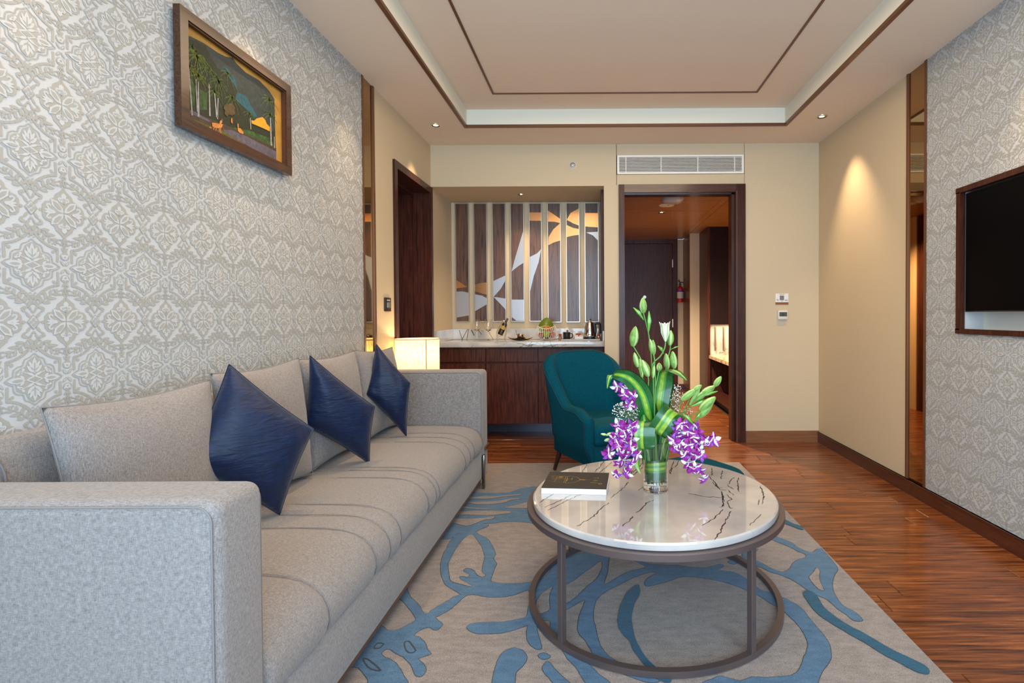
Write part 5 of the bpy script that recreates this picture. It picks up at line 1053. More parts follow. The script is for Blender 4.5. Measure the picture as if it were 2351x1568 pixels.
mb = Matrix.Translation((hx-.028, Y5, Z+.058)) @ Matrix.Rotation(math.radians(26), 4, 'Y')
M().lathe([(0, 0), (.027, 0), (.0285, .004), (.0285, .10), (.024, .118), (.011, .138), (.0095, .172), (.011, .173), (.011, .182), (0, .182)], 24).xf(mb).build('body', mat('bottle_glass', (.015, .01, .006), .08, coat=1), bt)
M().lathe([(.0288, .062), (.0288, .098)], 24, cap=False).xf(mb).build('label', mat('gold_label', (.55, .33, .06), .5), bt)
pxc = cx(1195)
pl = thing('serving_plate', 'square black plate with upturned corners holding the copper pot', 'plate', (pxc, Y5, Z))
m = M(); n = 12; vs = []
for i in range(n+1):
    for j in range(n+1):
        u, v = -1+2*i/n, -1+2*j/n; vs.append((pxc+(u*.085+v*.085)*.8, Y5+(u-v)*.065, Z+.004+.022*(abs(u*v)**2)+.012*max(abs(u), abs(v))**3))
o = len(vs); vs += [(x, y, z-.004) for x, y, z in vs]; N1 = n+1
fs = [(i*N1+j, (i+1)*N1+j, (i+1)*N1+j+1, i*N1+j+1) for i in range(n) for j in range(n)]; fs += [tuple(q+o for q in f)[::-1] for f in fs]
M().add(vs, fs).build('dish', mat('black_glaze', (.015, .013, .012), .25), pl, smooth=1)
pt = thing('copper_pot', 'small lidded copper pot standing on the black plate', 'pot', (pxc, Y5, Z+.012))
cc = (pxc-.0, Y5, Z+.0085)
CPO = mat('pot_copper', (.55, .27, .14), .15, 1)
M().lathe([(0, 0), (.030, 0), (.032, .004), (.033, .045), (.035, .047), (.0, .047)], 28, cc, cap=False).build('body', CPO, pt)
M().lathe([(.034, .048), (.033, .054), (.018, .060), (.004, .062), (.005, .068), (0, .070)], 28, cc, cap=False).build('lid', CHROME, pt)
for sg in (-1, 1): M().tube(catmull([(cc[0]+sg*.032, Y5, cc[2]+.030), (cc[0]+sg*.050, Y5, cc[2]+.038), (cc[0]+sg*.046, Y5, cc[2]+.045), (cc[0]+sg*.033, Y5, cc[2]+.044)], 4), .0022, 6).build('handle', CHROME, pt)
lm = M().ball((pxc+.066, Y5-.02, Z+.017), .013, 6, sc=(1.4, 1, .5)).build('cookie', mat('cookie_yellow', (.62, .40, .08), .6)); tag(lm, 'small yellow biscuit on the right of the black plate', 'biscuit')
lm = M().ball((pxc-.068, Y5-.015, Z+.0165), .013, 6, sc=(1.5, 1, .5)).build('cookie', mat('cookie_brown', (.16, .07, .04), .6)); tag(lm, 'small brown biscuit on the left of the black plate', 'biscuit')
bxc = cx(1255)
wb_ = thing('wire_basket', 'round white wire basket of fruit on the counter', 'basket', (bxc, Y5, Z))
WW = mat('white_wire', (.72, .68, .62), .35)
nw = 30
for k in range(nw):
    a = 2*PI*k/nw; tz = .012*math.cos(a-PI); pts = [(r*math.cos(a), r*math.sin(a), z) for r, z in ((.034, .003), (.075, .015), (.104, .050), (.108, .088), (.098, .118), (.090, .132+.016*math.cos(2*a)))]
    M().tube([(bxc+x, Y5+y, Z+z) for x, y, z in catmull(pts, 3)], .0027, 5).build('wire', WW, wb_)
M().tube([(bxc+.090*math.cos(2*PI*k/48), Y5+.090*math.sin(2*PI*k/48), Z+.132+.016*math.cos(4*PI*k/48)) for k in range(48)], .0034, 6, closed=True).build('rim', WW, wb_)
M().lathe([(.0, .002), (.036, .002), (.036, .005), (0, .005)], 24, (bxc, Y5, Z), cap=False).build('base', WW, wb_)
FR = [('green_apple', (.32, .42, .04), 'green apple at the centre of the wire basket', 'apple', (.0, -.035, .062), .036), ('red_apple', (.45, .06, .03), 'red apple low at the left of the wire basket', 'apple', (-.055, -.01, .046), .034),
      ('red_apple', (.45, .06, .03), 'red apple low at the right of the wire basket', 'apple', (.058, -.004, .052), .034), ('orange', (.65, .22, .02), 'orange peeping over the right of the basket rim', 'orange', (.045, .01, .116), .033),
      ('orange', (.65, .22, .02), 'orange in the middle of the basket under the leaf', 'orange', (-.005, .03, .108), .034), ('lime', (.30, .42, .03), 'yellow green lime at the upper left of the basket', 'lime', (-.052, .0, .112), .026), ('plum', (.20, .02, .03), 'dark plum at the bottom of the basket', 'plum', (.0, .035, .036), .028)]
for nme, c_, lab, cat_, p, r in FR:
    f = M(); cc = (bxc+p[0], Y5+p[1], Z+p[2])
    prof = [(0, -.80), (.3, -.92), (.7, -.75), (.97, -.2), (1, .15), (.85, .6), (.5, .86), (.15, .82), (0, .70)] if 'apple' in nme else [(math.sin(PI*i/10), -math.cos(PI*i/10)) for i in range(11)]
    f.lathe([(a*r, b*r) for a, b in prof], 20, cc, cap=False)
    o = f.build(nme, mat('fruit_'+nme, c_, .4, noise=.25, nscale=30), smooth=2); tag(o, lab, cat_, 'fruit in the wire basket')
m = M(); blade(m, [(bxc-.085, Y5-.03, Z+.128), (bxc-.04, Y5-.05, Z+.165), (bxc+.005, Y5-.055, Z+.182), (bxc+.045, Y5-.05, Z+.160), (bxc+.075, Y5-.03, Z+.128)], [.004, .035, .052, .035, .004], (0, .6, .8), n=6, stripes=(0, 0, 0, 0), cup=-.2)
tag(m.build('banana_leaf', [mat('olive_leaf', (.11, .15, .008), .45)]*3, smooth=1, fix=False), 'olive green leaf laid over the fruit basket', 'leaf')
# tray with tea things
ty0 = 5.17
tr = thing('tea_tray', 'grey serving tray under the mug, tea box and kettle', 'tray', (cx(1332, ty0), ty0, Z))
xa, xb = cx(1290, ty0), cx(1377, ty0)
M().rbox(xa, xb, ty0-.09, ty0+.10, Z, Z+.005, .002, 2).build('floor_panel', mat('tray_grey', (.36, .34, .32), .35), tr)
for b in ((xa, xb, ty0-.092, ty0-.088), (xa, xb, ty0+.098, ty0+.102), (xa-.002, xa+.002, ty0-.09, ty0+.10), (xb-.002, xb+.002, ty0-.09, ty0+.10)): M().box(*b, Z, Z+.016).build('rim', MATS['tray_grey'], tr, smooth=0)
ZT = Z+.0055
mx_ = cx(1301, ty0)
mg = thing('mug', 'black mug with a folded white napkin in it on the tea tray', 'mug', (mx_, ty0, ZT))
M().lathe([(0, 0), (.030, 0), (.034, .006), (.036, .078), (.033, .078), (.031, .010), (0, .008)], 28, (mx_, ty0, ZT), cap=False).build('cup', MATS['black_glaze'], mg)
M().tube(catmull([(mx_+.034, ty0, ZT+.062), (mx_+.056, ty0, ZT+.058), (mx_+.056, ty0, ZT+.028), (mx_+.033, ty0, ZT+.018)], 5), .0045, 8).build('handle', MATS['black_glaze'], mg)
nk = M().prism([(mx_-.030, ty0-.012, ZT+.045), (mx_+.030, ty0-.012, ZT+.045), (mx_+.034, ty0-.010, ZT+.080), (mx_+.006, ty0-.008, ZT+.125), (mx_-.018, ty0-.008, ZT+.112), (mx_-.036, ty0-.010, ZT+.080)], (0, .006, 0)).build('napkin', mat('napkin_white', (.80, .77, .72), .9), smooth=0)
tag(nk, 'white folded napkin with a round emblem standing in the black mug', 'napkin')
M().lathe([(0, 0), (.011, 0), (.011, .001), (0, .001)], 20).xf(Matrix.Translation((mx_+.008, ty0-.0095, ZT+.088)) @ Matrix.Rotation(PI/2, 4, 'X')).build('emblem', mat('emblem_brown', (.12, .06, .03), .5), nk)
for px, Yv, lab in ((1286, 5.22, 'small brown condiment jar beside the fruit basket'), (1375, 5.14, 'small brown condiment jar at the right end by the kettle')):
    x = cx(px, Yv); j = thing('condiment_jar', lab, 'jar', (x, Yv, Z), 'small brown jars on the counter')
    zz = Z if px < 1300 else ZT
    M().lathe([(0, 0), (.017, 0), (.018, .004), (.018, .030), (.014, .034), (0, .034)], 20, (x, Yv, zz), cap=False).build('body', mat('jar_glass', (.30, .12, .06), .1, coat=1), j)
    M().lathe([(.015, .034), (.015, .060), (.013, .064), (0, .064)], 20, (x, Yv, zz), cap=False).build('lid', mat('jar_lid', (.20, .05, .025), .35), j)
x = cx(1329, ty0)
tb = thing('tea_box', 'open white box of tea sachets on the tray', 'box', (x, ty0, ZT))
for b in ((x-.045, x+.045, ty0-.035, ty0-.032, 0, .034), (x-.045, x+.045, ty0+.032, ty0+.035, 0, .034), (x-.045, x-.042, ty0-.035, ty0+.035, 0, .034), (x+.042, x+.045, ty0-.035, ty0+.035, 0, .034), (x-.045, x+.045, ty0-.035, ty0+.035, 0, .002)):
    M().box(b[0], b[1], b[2], b[3], ZT+b[4], ZT+b[5]).build('side', WHITE, tb, smooth=0)
for k, (dx, c_, h, lab) in enumerate(((-.022, (.62, .55, .38), .048, 'cream tea sachet at the front of the white tea box'), (.026, (.55, .50, .30), .046, 'pale green tea sachet at the right of the white tea box'), (-.004, (.35, .03, .03), .064, 'dark red tea sachet standing tallest in the white tea box'))):
    s_ = M().rbox(x+dx-.022-(.006 if k == 2 else 0), x+dx+.016+(.006 if k == 2 else 0), ty0-.022+k*.014, ty0-.014+k*.014, ZT+.003, ZT+h, .001, 1).build('tea_sachet', mat('sachet_%d' % k, c_, .6), smooth=0)
    tag(s_, lab, 'tea bag', 'sachets in the tea box')
kx = cx(1353, ty0)+.004
kt = thing('kettle', 'steel electric kettle with black handle on the tea tray', 'kettle', (kx, ty0, ZT))
kc = (kx, ty0, ZT)
M().lathe([(0, 0), (.056, 0), (.058, .006), (.056, .026), (.050, .030)], 36, kc, cap=False).build('base', BLACK, kt)
M().lathe([(.052, .026), (.056, .032), (.057, .06), (.050, .12), (.038, .160), (.036, .168)], 40, kc, cap=False).build('body', CHROME, kt, smooth=1)
M().lathe([(.037, .166), (.036, .172), (.022, .180), (.007, .184), (.006, .192), (.012, .198), (.013, .206), (.006, .211), (0, .211)], 32, kc, cap=False).build('lid', CHROME, kt, smooth=1)
M().prism([(kx-.036, ty0-.010, ZT+.166), (kx-.066, ty0-.002, ZT+.158), (kx-.036, ty0-.012, ZT+.125)], (0, .022, 0)).build('spout', CHROME, kt, smooth=0)
hp = catmull([(kx+.036, ty0, ZT+.160), (kx+.082, ty0, ZT+.165), (kx+.100, ty0, ZT+.150), (kx+.104, ty0, ZT+.085), (kx+.098, ty0, ZT+.062)], 5)
M().tube(hp, [.013]*len(hp), 8).build('handle', BLACK, kt, smooth=1)
M().tube([(kx+.05, ty0, ZT+.03), (kx+.058, ty0, ZT+.10), (kx+.045, ty0, ZT+.165)], .013, 8).build('handle_mount', BLACK, kt, smooth=1)
bd = M(); n = 24; cz = ZT+.085
bd.add([(kx-.006+r*math.cos(2*PI*j/n), ty0-.0572+.004*abs(math.cos(2*PI*j/n))*(r/.018), cz+r*math.sin(2*PI*j/n)) for r in (.018, .0145) for j in range(n)], [(j, (j+1) % n, (j+1) % n+n, j+n) for j in range(n)])
for q in range(8):
    a = 2*PI*q/8; bd.box(kx-.006+.0085*math.cos(a)-.0022, kx-.006+.0085*math.cos(a)+.0022, ty0-.0585, ty0-.0560, cz+.0085*math.sin(a)-.0022, cz+.0085*math.sin(a)+.0022)
bd.build('emblem', BLACK, kt, smooth=0)

# ================================================================ LAMP AND SIDE TABLE
lx, ly = -1.358, 3.915
sd = thing('side_table', 'small dark side table under the lamp behind the sofa arm', 'table', (lx, ly, 0))
M().lathe([(0, 0), (.165, 0), (.17, .004), (.17, .021), (.165, .025), (0, .025)], 48, (lx, ly, .475), cap=False).build('table_top', FRAMEW, sd)
for k in range(3):
    a = 2*PI*k/3+.4; M().tube([(lx+.12*math.cos(a), ly+.12*math.sin(a), .476), (lx+.15*math.cos(a), ly+.15*math.sin(a), .0015)], .011, 10).build('leg', GUNM, sd)
lp = thing('table_lamp', 'table lamp with a glowing linen drum shade behind the sofa arm', 'lamp', (lx, ly, .5008))
M().lathe([(0, 0), (.075, 0), (.078, .004), (.075, .014), (.02, .022), (.012, .03), (.011, .24), (.016, .245), (.016, .275), (0, .275)], 32, (lx, ly, .5008), cap=False).build('base', BRONZE, lp)
sm_ = bpy.data.materials.new('lit_linen'); sm_.use_nodes = True; nt = sm_.node_tree; N = nt.nodes; L = nt.links
N.remove(N['Principled BSDF']); tr_ = N.new('ShaderNodeBsdfTranslucent'); df = N.new('ShaderNodeBsdfDiffuse'); mxs = N.new('ShaderNodeMixShader'); em = N.new('ShaderNodeEmission'); ads = N.new('ShaderNodeAddShader')
tc = N.new('ShaderNodeTexCoord'); nz = N.new('ShaderNodeTexNoise'); nz.inputs['Scale'].default_value = 160; mp = N.new('ShaderNodeMapping'); mp.inputs['Scale'].default_value = (1, 1, .25); L.new(tc.outputs['Object'], mp.inputs[0]); L.new(mp.outputs[0], nz.inputs[0])
rp = N.new('ShaderNodeValToRGB'); rp.color_ramp.elements[0].color = (.62, .47, .25, 1); rp.color_ramp.elements[1].color = (.95, .82, .52, 1); rp.color_ramp.elements[0].position = .35; rp.color_ramp.elements[1].position = .6; L.new(nz.outputs[0], rp.inputs[0])
for q in (tr_, df, em): L.new(rp.outputs[0], q.inputs['Color'])
em.inputs['Strength'].default_value = .12; mxs.inputs[0].default_value = .35; L.new(tr_.outputs[0], mxs.inputs[1]); L.new(df.outputs[0], mxs.inputs[2]); L.new(mxs.outputs[0], ads.inputs[0]); L.new(em.outputs[0], ads.inputs[1]); L.new(ads.outputs[0], N['Material Output'].inputs[0])
sh = M().lathe([(.1595, 0), (.1600, .3)], 64, (lx, ly, .728), cap=False).build('lamp_shade', sm_, lp)
M().lathe([(.1612, .293), (.1612, .302), (.157, .302), (.157, .293), (.1612, .293)], 64, (lx, ly, .728), cap=False).build('shade_rim', mat('rim_tape', (.75, .60, .36), .8), sh)
M().box(lx+.103, lx+.110, ly-.1235, ly-.1215, .728, 1.028).build('shade_seam', mat('seam_tape', (.40, .26, .12), .9), sh, smooth=0)
for k in range(3):
    a = 2*PI*k/3; M().tube([(lx, ly, .99), (lx+.158*math.cos(a), ly+.158*math.sin(a), .99)], .0018, 5).build('spider_arm', BRONZE, lp)
M().ball((lx, ly, .86), .03, 8).build('bulb', mat('bulb_glow', (1, .8, .5), .5, emis=(1, .66, .32), est=6), lp)
light('lamp_glow', 'POINT', (lx, ly, .93), (0, 0, 0), 4.2, (1, .70, .38), shadow_soft_size=.035)

# ================================================================ PICTURE ON THE LEFT WALL
pc = thing('framed_picture', 'wood framed painting of palms, deer and a path on a gold ground', 'picture', (XL, 2.22, 2.11))
py0, py1, pz0, pz1, fx = 1.880, 2.559, 1.895, 2.334, XL+.040
F_ = [((py0, pz0), (py1, pz0), (py1-.038, pz0+.038), (py0+.038, pz0+.038)), ((py0, pz1), (py1, pz1), (py1-.038, pz1-.038), (py0+.038, pz1-.038)),
      ((py0, pz0), (py0, pz1), (py0+.038, pz1-.038), (py0+.038, pz0+.038)), ((py1, pz0), (py1, pz1), (py1-.038, pz1-.038), (py1-.038, pz0+.038))]
PFW = wood('picture_frame_wood', [(.018, .006, .002), (.052, .017, .006), (.07, .024, .008)], 'Y', 8, .25, .4)
for q in F_: M().prism([(XL+.014, a, b) for a, b in q], (.026, 0, 0)).build('frame_side', PFW, pc, smooth=0)
for (a0, a1, b0, b1) in ((py0+.038, py1-.038, pz0+.038, pz0+.044), (py0+.038, py1-.038, pz1-.044, pz1-.038), (py0+.038, py0+.044, pz0+.044, pz1-.044), (py1-.044, py1-.038, pz0+.044, pz1-.044)):
    M().box(XL+.014, XL+.034, a0, a1, b0, b1).build('slip', mat('picture_slip', (.06, .02, .01), .4), pc, smooth=0)
M().box(XL+.001, XL+.016, py0+.05, py1-.05, pz0+.05, pz1-.05).build('backing', BLACK, pc, smooth=0)
px_ = XL+.017
GM = mat('gold_mat', (.34, .175, .028), .5, noise=.2, nscale=12)
cvs = M().box(XL+.0155, px_, py0+.036, py1-.036, pz0+.036, pz1-.036).build('painting', GM, pc, smooth=0)
LAY = [0]
def pp(x, y): p = at(360+x/3.734, y/3.734, 0, px_); return (min(py1-.0445, max(py0+.0445, p.y)), min(pz1-.0445, max(pz0+.0445, p.z)))
def pm(name, col, rough=.55, noise=.3): return mat('paint_'+name, col, rough, noise=noise, nscale=60)
def paint(polys, m_, name='painted_shape', raw=False):
    LAY[0] += 1; x = px_+.00025*LAY[0]
    if 1 < len(polys) < 20:
        for q in polys: LAY[0] -= 1; paint([q], m_, name, raw)
        return
    m = M()
    for pl_ in polys:
        pts = [(x,)+tuple(q if raw else pp(*q)) for q in pl_]
        m.poly(pts)
    return m.build(name, m_, cvs, smooth=0, kind='stuff' if len(polys) > 1 else None)
paint([[(212, 325), (232, 305), (290, 312), (400, 368), (520, 450), (590, 485), (650, 495), (680, 540), (760, 620), (880, 690), (960, 775), (1008, 850), (1022, 1415), (228, 1050)]], pm('sky', (.022, .032, .034)))
paint([[(560, 560), (620, 600), (680, 700), (690, 790), (760, 820), (860, 1000), (800, 1010), (720, 940), (600, 800)]], pm('teal_haze', (.01, .07, .10)))
paint([[(228, 960), (216, 600), (224, 400), (260, 340), (330, 345), (420, 400), (480, 520), (520, 580), (600, 640), (660, 720), (690, 780), (670, 850), (760, 930), (820, 1000), (900, 1080), (1010, 1130), (1022, 1290), (225, 1000)]], pm('dark_trees', (.012, .018, .008)))
paint([[(222, 660), (300, 680), (330, 760), (320, 900), (250, 930), (226, 900)], [(360, 760), (430, 800), (430, 940), (370, 940)], [(640, 1090), (800, 1120), (980, 1190), (1020, 1290), (860, 1230), (740, 1160)]], pm('green_trees', (.025, .065, .014), noise=.6))
paint([[(228, 930), (600, 1075), (1022, 1270), (1022, 1415), (228, 1050)]], pm('earth', (.05, .03, .018)))
paint([[(229, 985), (330, 1030), (450, 1080), (600, 1130), (700, 1195), (780, 1270), (900, 1370), (560, 1215), (229, 1052)]], pm('lawn', (.09, .075, .012)))
paint([[(560, 1110), (640, 1115), (760, 1165), (1020, 1300), (1022, 1405), (900, 1362), (760, 1240), (620, 1160)], [(230, 920), (330, 960), (460, 1040), (440, 1045), (300, 980), (230, 945)]], pm('path', (.085, .075, .10)))
fr = []; fr2 = []; rg_ = random.Random(5)
def frond(cx_, cy_, ang_, L_, lst):
    p0 = (cx_, cy_); pts = []
    for i in range(6):
        t = i/5; pts.append((cx_+L_*t*math.cos(ang_), cy_-L_*t*math.sin(ang_)+L_*.75*t*t+.62*L_*t*math.cos(ang_)))
    for i in range(5):
        (x0, y0), (x1, y1) = pts[i], pts[i+1]; w = 8*(1-i/6); lst.append([(x0, y0-w*.3), (x1, y1-w*.2), (x1, y1+w*.3), (x0, y0+w*.3)])
        for k in range(3):
            t = k/3; x, y = x0+(x1-x0)*t, y0+(y1-y0)*t; l_ = 30*(1-i/7)*L_/110; lst.append([(x, y), (x+4, y+1), (x+rg_.uniform(-3, 9), y+l_+rg_.uniform(-4, 8))])
for cx_, cy_, L_, n_, lst in ((340, 480, 140, 12, fr), (275, 560, 100, 9, fr), (350, 640, 100, 9, fr), (300, 400, 90, 8, fr2), (440, 590, 110, 10, fr2), (525, 690, 115, 11, fr2), (490, 780, 90, 8, fr2), (640, 830, 80, 8, fr2), (960, 850, 85, 9, fr2), (790, 970, 55, 7, fr2), (965, 980, 80, 8, fr2), (600, 620, 90, 7, fr2)):
    for k in range(n_): frond(cx_, cy_, PI*2*k/n_+rg_.uniform(-.2, .2), L_*rg_.uniform(.7, 1.05), lst)
paint(fr2, pm('frond_dark', (.09, .13, .035))); 
paint([[(265, 590), (275, 588), (305, 990), (292, 988)], [(326, 680), (334, 680), (348, 960), (338, 958)], [(346, 700), (354, 700), (362, 1005), (345, 1000)], [(440, 720), (447, 720), (458, 997), (443, 993)], [(487, 800), (495, 800), (516, 1010), (503, 1005)], [(516, 840), (525, 840), (520, 1022), (510, 1018)], [(966, 1010), (974, 1010), (984, 1250), (972, 1248)], [(794, 1010), (800, 1010), (806, 1110), (798, 1108)], [(1000, 1170), (1006, 1172), (1010, 1270), (1002, 1268)]], pm('trunks', (.27, .25, .25)))
paint(fr, pm('frond_light', (.17, .21, .03)))
paint([[(570, 905), (590, 888), (610, 892), (628, 882), (650, 900), (668, 925), (660, 950), (668, 975), (640, 990), (615, 982), (596, 1000), (574, 975), (580, 945), (566, 930)]], pm('bush', (.07, .045, .015)))
paint([[(805, 1030), (828, 1035), (850, 1015), (900, 1003), (925, 1030), (938, 1062), (965, 1090), (962, 1126), (890, 1092), (808, 1058)]], pm('house', (.55, .26, .015), noise=.15))
deer = [[(465, 1050), (500, 1055), (535, 1062), (562, 1066), (550, 1095), (530, 1100), (490, 1098), (470, 1085)], [(528, 1062), (545, 1064), (556, 1045), (548, 1030), (536, 1035)], [(480, 1090), (488, 1092), (482, 1150), (476, 1148)], [(500, 1095), (508, 1097), (500, 1120), (494, 1118)], [(525, 1095), (533, 1097), (530, 1165), (524, 1163)], [(536, 1095), (544, 1096), (545, 1185), (538, 1180)],
        [(548, 1032), (551, 1032), (544, 1008)], [(553, 1036), (556, 1036), (560, 1012)], [(446, 1140), (480, 1130), (515, 1150), (528, 1180), (520, 1192), (470, 1170), (450, 1158)], [(445, 1135), (458, 1138), (462, 1095), (450, 1085), (442, 1090)], [(686, 1095), (712, 1100), (735, 1130), (735, 1150), (705, 1140), (688, 1120)], [(686, 1095), (696, 1098), (694, 1062), (684, 1058)], [(630, 1050), (645, 1060), (640, 1010), (632, 1012)]]
paint(deer, pm('deer', (.48, .18, .04), noise=.25))
paint([[(950, 1383), (990, 1402), (990, 1406), (950, 1387)]], pm('signature', (.6, .6, .6)))

# ================================================================ TV IN THE RIGHT NICHE
tv = thing('tv', 'wall mounted black flat television in the wood framed wall niche', 'television', (XR+.10, 2.2, 1.54))
M().rbox(XR+.012, XR+.05, 1.60, 2.938, 1.207, 1.876, .003, 2).build('housing', BLACK, tv)
M().box(XR+.0105, XR+.013, 1.608, 2.931, 1.214, 1.870).build('screen', mat('tv_screen', (.002, .002, .0025), .3, spec=.08), tv, smooth=0)
M().box(XR+.05, XR+.13, 2.0, 2.5, 1.35, 1.70).build('wall_mount', GUNM, tv, smooth=0)

# ================================================================ WALL FITTINGS
sp = thing('light_switch', 'dark switch plate with three rockers beside the wood door', 'switch', (XL, 3.79, 1.29))
M().rbox(XL+.0005, XL+.012, 3.742, 3.846, 1.236, 1.336, .002, 2).build('plate', mat('switch_bronze', (.045, .03, .02), .35, .4), sp)
for k in range(3): M().rbox(XL+.012, XL+.0155, 3.768+k*.021, 3.786+k*.021, 1.262, 1.302, .001, 1).build('rocker', STEEL if k == 0 else mat('rocker_gold', (.42, .30, .18), .3, .8), sp)
for k in range(3): M().box(XL+.012, XL+.0125, 3.771+k*.021, 3.780+k*.021, 1.312, 1.322).build('symbol', WHITE, sp, smooth=0)
gr = thing('air_grille', 'white slatted air grille above the hall doorway', 'grille', (.79, YB, 2.6))
gx0, gx1, gz0, gz1 = .203, 1.382, 2.512, 2.686
GW = mat('grille_white', (.88, .84, .76), .5)
for b in ((gx0, gx1, gz0, gz0+.018), (gx0, gx1, gz1-.018, gz1), (gx0, gx0+.018, gz0+.018, gz1-.018), (gx1-.018, gx1, gz0+.018, gz1-.018)): M().box(b[0], b[1], YB-.008, YB+.02, b[2], b[3]).build('frame', GW, gr, smooth=0)
for k in range(10):
    z = gz0+.027+k*(gz1-gz0-.054)/9; M().box(gx0+.018, gx1-.018, YB-.005, YB+.003, z-.0028, z+.0028).build('slat', GW, gr, smooth=0)
for x in (.285, .612, .955, 1.297): M().box(x-.003, x+.003, YB-.003, YB+.02, gz0+.018, gz1-.018).build('mullion', GW, gr, smooth=0)
sk = thing('sprinkler', 'small round white sprinkler plate on the wall above the niche', 'sprinkler', (-.211, YB, 2.595))
rx = Matrix.Translation((-.211, YB, 2.595)) @ Matrix.Rotation(PI/2, 4, 'X')
M().lathe([(0, .004), (.020, .004), (.026, .012), (.034, .004), (.034, 0)], 32, cap=False).xf(rx).build('plate', WHITE, sk)
M().lathe([(.025, .0122), (.020, .013), (.020, .0045)], 24, cap=False).xf(rx).build('ring', GUNM, sk); M().lathe([(0, .03), (.008, .028), (.012, .02), (.005, .012), (.005, .004)], 20, cap=False).xf(rx).build('head', STEEL, sk)
cd = thing('instruction_card', 'white instruction card with a small screen picture above the thermostat', 'card', (1.737, YB, 1.34))
M().box(1.677, 1.797, YB-.004, YB-.0005, 1.311, 1.392).build('card', mat('card_white', (.80, .77, .72), .5), cd, smooth=0)
M().box(1.677, 1.797, YB-.0045, YB-.0005, 1.289, 1.311).build('wood_strip', mat('card_wood', (.24, .09, .025), .5), cd, smooth=0)
M().box(1.716, 1.756, YB-.0048, YB-.004, 1.330, 1.373).build('printed_picture', mat('print_grey', (.20, .17, .17), .6), cd, smooth=0)
ln = M()
for a, b, z in ((1.712, 1.762, 1.382), (1.684, 1.706, 1.335), (1.688, 1.708, 1.324), (1.764, 1.790, 1.332), (1.762, 1.792, 1.322), (1.728, 1.750, 1.320)): ln.box(a, b, YB-.0048, YB-.004, z, z+.004)
ln.build('printed_lines', MATS['print_grey'], cd, smooth=0)
th = thing('thermostat', 'square white thermostat with a grey display showing 26', 'thermostat', (1.742, YB, 1.19))
M().box(1.690, 1.772, YB-.003, YB-.0005, 1.095, 1.235).build('back_plate', mat('plate_beige', (.50, .44, .34), .6), th, smooth=0)
M().rbox(1.698, 1.784, YB-.022, YB-.002, 1.150, 1.234, .004, 2).build('housing', WHITE, th)
sc_ = M().box(1.706, 1.778, YB-.0232, YB-.0215, 1.178, 1.219).build('display', mat('lcd', (.08, .09, .075), .25), th, smooth=0)
text_mesh('digits', '26', .032, Matrix.Translation((1.739, YB-.0236, 1.198)) @ Matrix.Rotation(PI/2, 4, 'X'), BLACK, sc_, 1.0)
bn = M()
for k in range(4): bn.rbox(1.706+k*.019, 1.718+k*.019, YB-.0235, YB-.022, 1.160, 1.166, .0005, 1)
bn.build('buttons', mat('button_grey', (.45, .42, .40), .5), th, smooth=0)
# ---- recessed spots
def downlight(x, y, z, lab, e, ang=70, tgt=None, r=.034):
    d = thing('downlight', lab, 'ceiling light', (x, y, z), 'recessed spotlights')
    M().lathe([(r, -.004), (r+.010, -.004), (r+.012, -.001), (r+.012, 0), (r, 0), (r-.004, -.0005)], 32, (x, y, z), cap=False).build('trim_ring', CHROME, d)
    M().lathe([(r-.003, -.001), (r-.010, -.0012), (r-.014, -.001)], 24, (x, y, z), cap=False).build('reflector', GOLD, d)
    M().lathe([(0, -.0012), (r-.013, -.0012)], 24, (x, y, z), cap=False).build('lens', mat('lens_glow', (.9, .8, .6), .4, emis=(1, .75, .45), est=3), d, smooth=0)
    if e: spot(x, y, z-.01, e, ang, tgt)
downlight(-1.330, 4.33, ZC, 'recessed spotlight in the ceiling margin near the wood door', 40, 60, (-1.50, 4.40, 1.2))
downlight(1.826, 4.19, ZC, 'recessed spotlight in the ceiling margin near the cream right wall', 52, 66, (2.03, 4.12, 1.2))
downlight(-.74, 5.16, NZ, 'recessed spotlight in the soffit over the pantry counter', 26, 110, (-.74, 5.2, 1.0), r=.026)
for x, y, tx_, ty_, e_ in ((-1.30, 2.30, -1.46, 2.32, 42), (-1.28, 1.2, -1.46, 1.3, 34), (-1.28, 3.2, -1.46, 3.2, 26), (1.82, 2.35, 2.03, 2.35, 38), (1.82, .9, 2.03, .9, 22), (.5, 4.58, .5, 4.5, 20)):
    spot(x, y, ZC-.004, e_, 62, (tx_, ty_, 1.2))

# ================================================================ HALL THINGS
sdm = thing('smoke_dome', 'pale grey ceiling dome just inside the hall', 'smoke detector', (.797, 5.40, 2.4))
M().lathe([(.115, 0), (.115, -.010), (.105, -.028), (.08, -.045), (.04, -.052), (0, -.053)], 40, (.797, 5.36, 2.4), cap=False).build('cover', mat('dome_grey', (.42, .38, .38), .35), sdm, smooth=1)
ds = thing('ceiling_speaker', 'flat round ceiling speaker in the hall behind the dome', 'speaker', (.775, 5.70, 2.4))
M().lathe([(.078, 0), (.085, -.003), (.082, -.010), (.05, -.013), (0, -.014)], 40, (.775, 5.66, 2.4), cap=False).build('grille', mat('speaker_grey', (.62, .58, .50), .5), ds, smooth=1)
M().lathe([(0, -.0148), (.008, -.0148), (.008, -.012)], 12, (.79, 5.62, 2.4), cap=False).build('indicator', BLACK, ds)
downlight(.772, 6.08, 2.4, 'recessed spotlight in the veneered hall ceiling', 0, r=.03)
spot(.772, 6.08, 2.385, 380, 130, (.8, 6.1, 0), (1, .80, .56))
fe = thing('fire_extinguisher', 'small red fire extinguisher hung by the hall entrance door', 'fire extinguisher', (1.33, 8.16, 1.42))
ex, ey, ez = 1.322, 8.13, 1.395
RED = mat('extinguisher_red', (.45, .012, .012), .3, coat=.5)
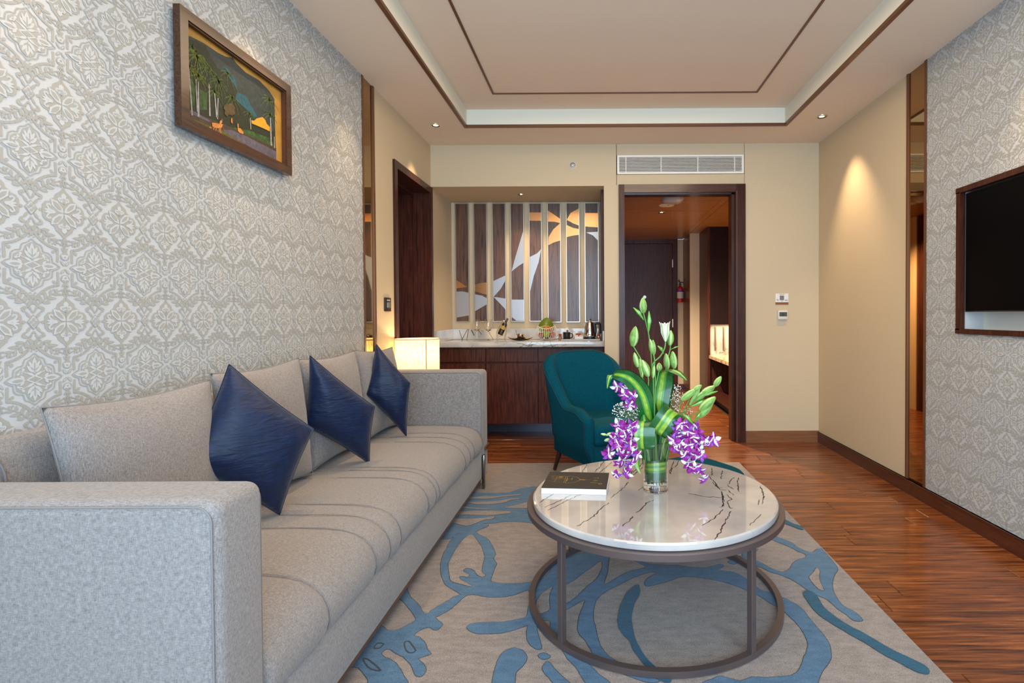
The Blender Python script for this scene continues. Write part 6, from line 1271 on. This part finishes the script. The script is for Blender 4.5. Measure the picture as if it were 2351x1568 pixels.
M().lathe([(0, 0), (.045, 0), (.050, .01), (.050, .20), (.040, .235), (.018, .25), (.016, .262), (0, .262)], 28, (ex, ey, ez), cap=False).build('cylinder', RED, fe)
M().lathe([(.017, .262), (.017, .29), (.010, .296), (.010, .32), (0, .32)], 16, (ex, ey, ez), cap=False).build('valve', BLACK, fe)
M().tube([(ex-.03, ey, ez+.335), (ex, ey, ez+.315), (ex+.045, ey, ez+.31)], .007, 6).tube([(ex, ey, ez+.31), (ex-.02, ey, ez+.36)], .006, 6).build('lever', BLACK, fe)
M().lathe([(.0505, .06), (.0505, .16)], 28, (ex, ey, ez), cap=False).build('label', mat('ext_label', (.55, .52, .48), .6), fe)
M().lathe([(.0508, .165), (.0508, .19)], 28, (ex, ey, ez), cap=False).build('blue_band', mat('ext_blue', (.06, .05, .28), .5), fe)
M().box(ex+.045, 1.391, ey-.006, ey+.006, ez+.30, ez+.306).box(1.384, 1.391, ey-.02, ey+.02, ez+.28, ez+.38).build('bracket', BLACK, fe, smooth=0)
# wardrobe with marble nook
wd = thing('hall_wardrobe', 'dark built in hall wardrobe with a lit marble nook and counter', 'wardrobe', (1.9, 6.5, 0))
wbox(wd, 'side_panel', DARKW, 1.532, 1.565, 7.10, 7.66, 0, 2.4)
wbox(wd, 'upper_cabinet', mat('wardrobe_black_wood', (.014, .006, .008), .45, spec=.2), 1.565, 2.3, 7.10, 7.66, 1.065, 2.4)
wbox(wd, 'lower_back', DARKW, 1.565, 2.3, 7.14, 7.66, 0, .62)
nook = M().box(1.565, 2.3, 7.125, 7.14, .64, 1.065).build('marble_back', MARB, wd, smooth=0)
M().box(1.565, 1.568, 7.12, 7.126, .64, 1.065).box(1.565, 2.3, 7.12, 7.126, 1.060, 1.066).build('nook_edge', BRONZE, wd, smooth=0)
for px in (1642, 1661, 1679):
    p = at(px, 785, 1, 7.10); M().rbox(p.x-.008, p.x+.008, 7.095, 7.111, .70, 1.03, .002, 1).build('rail', GUNM, wd, smooth=0)
wbox(wd, 'counter_slab', marble('nook_marble', (.75, .58, .36), (.60, .42, .24), (.10, .07, .05), 5, .15, .05, .5), 1.548, 2.3, 5.25, 7.125, .598, .64)
wbox(wd, 'base_plinth', FRAMEW, 1.548, 2.3, 5.25, 7.14, .09, .125)
wbox(wd, 'base_front', mat('nook_black', (.010, .008, .008), .5), 1.60, 2.3, 5.25, 7.14, .0, .09)
light('nook_light', 'AREA', (1.75, 6.9, 1.05), (0, 0, 0), 2.2, (1, .66, .34), shape='RECTANGLE', size=.25, size_y=.35)
light('alcove_light', 'SPOT', (1.85, 6.0, 2.39), (0, 0, 0), 16, (1, .74, .45), spot_size=2.6, spot_blend=.8, shadow_soft_size=.03)
light('pantry_bounce', 'SPOT', (-.30, 5.16, NZ-.012), (0, 0, 0), 7, WARM, spot_size=1.9, spot_blend=.7, shadow_soft_size=.02)
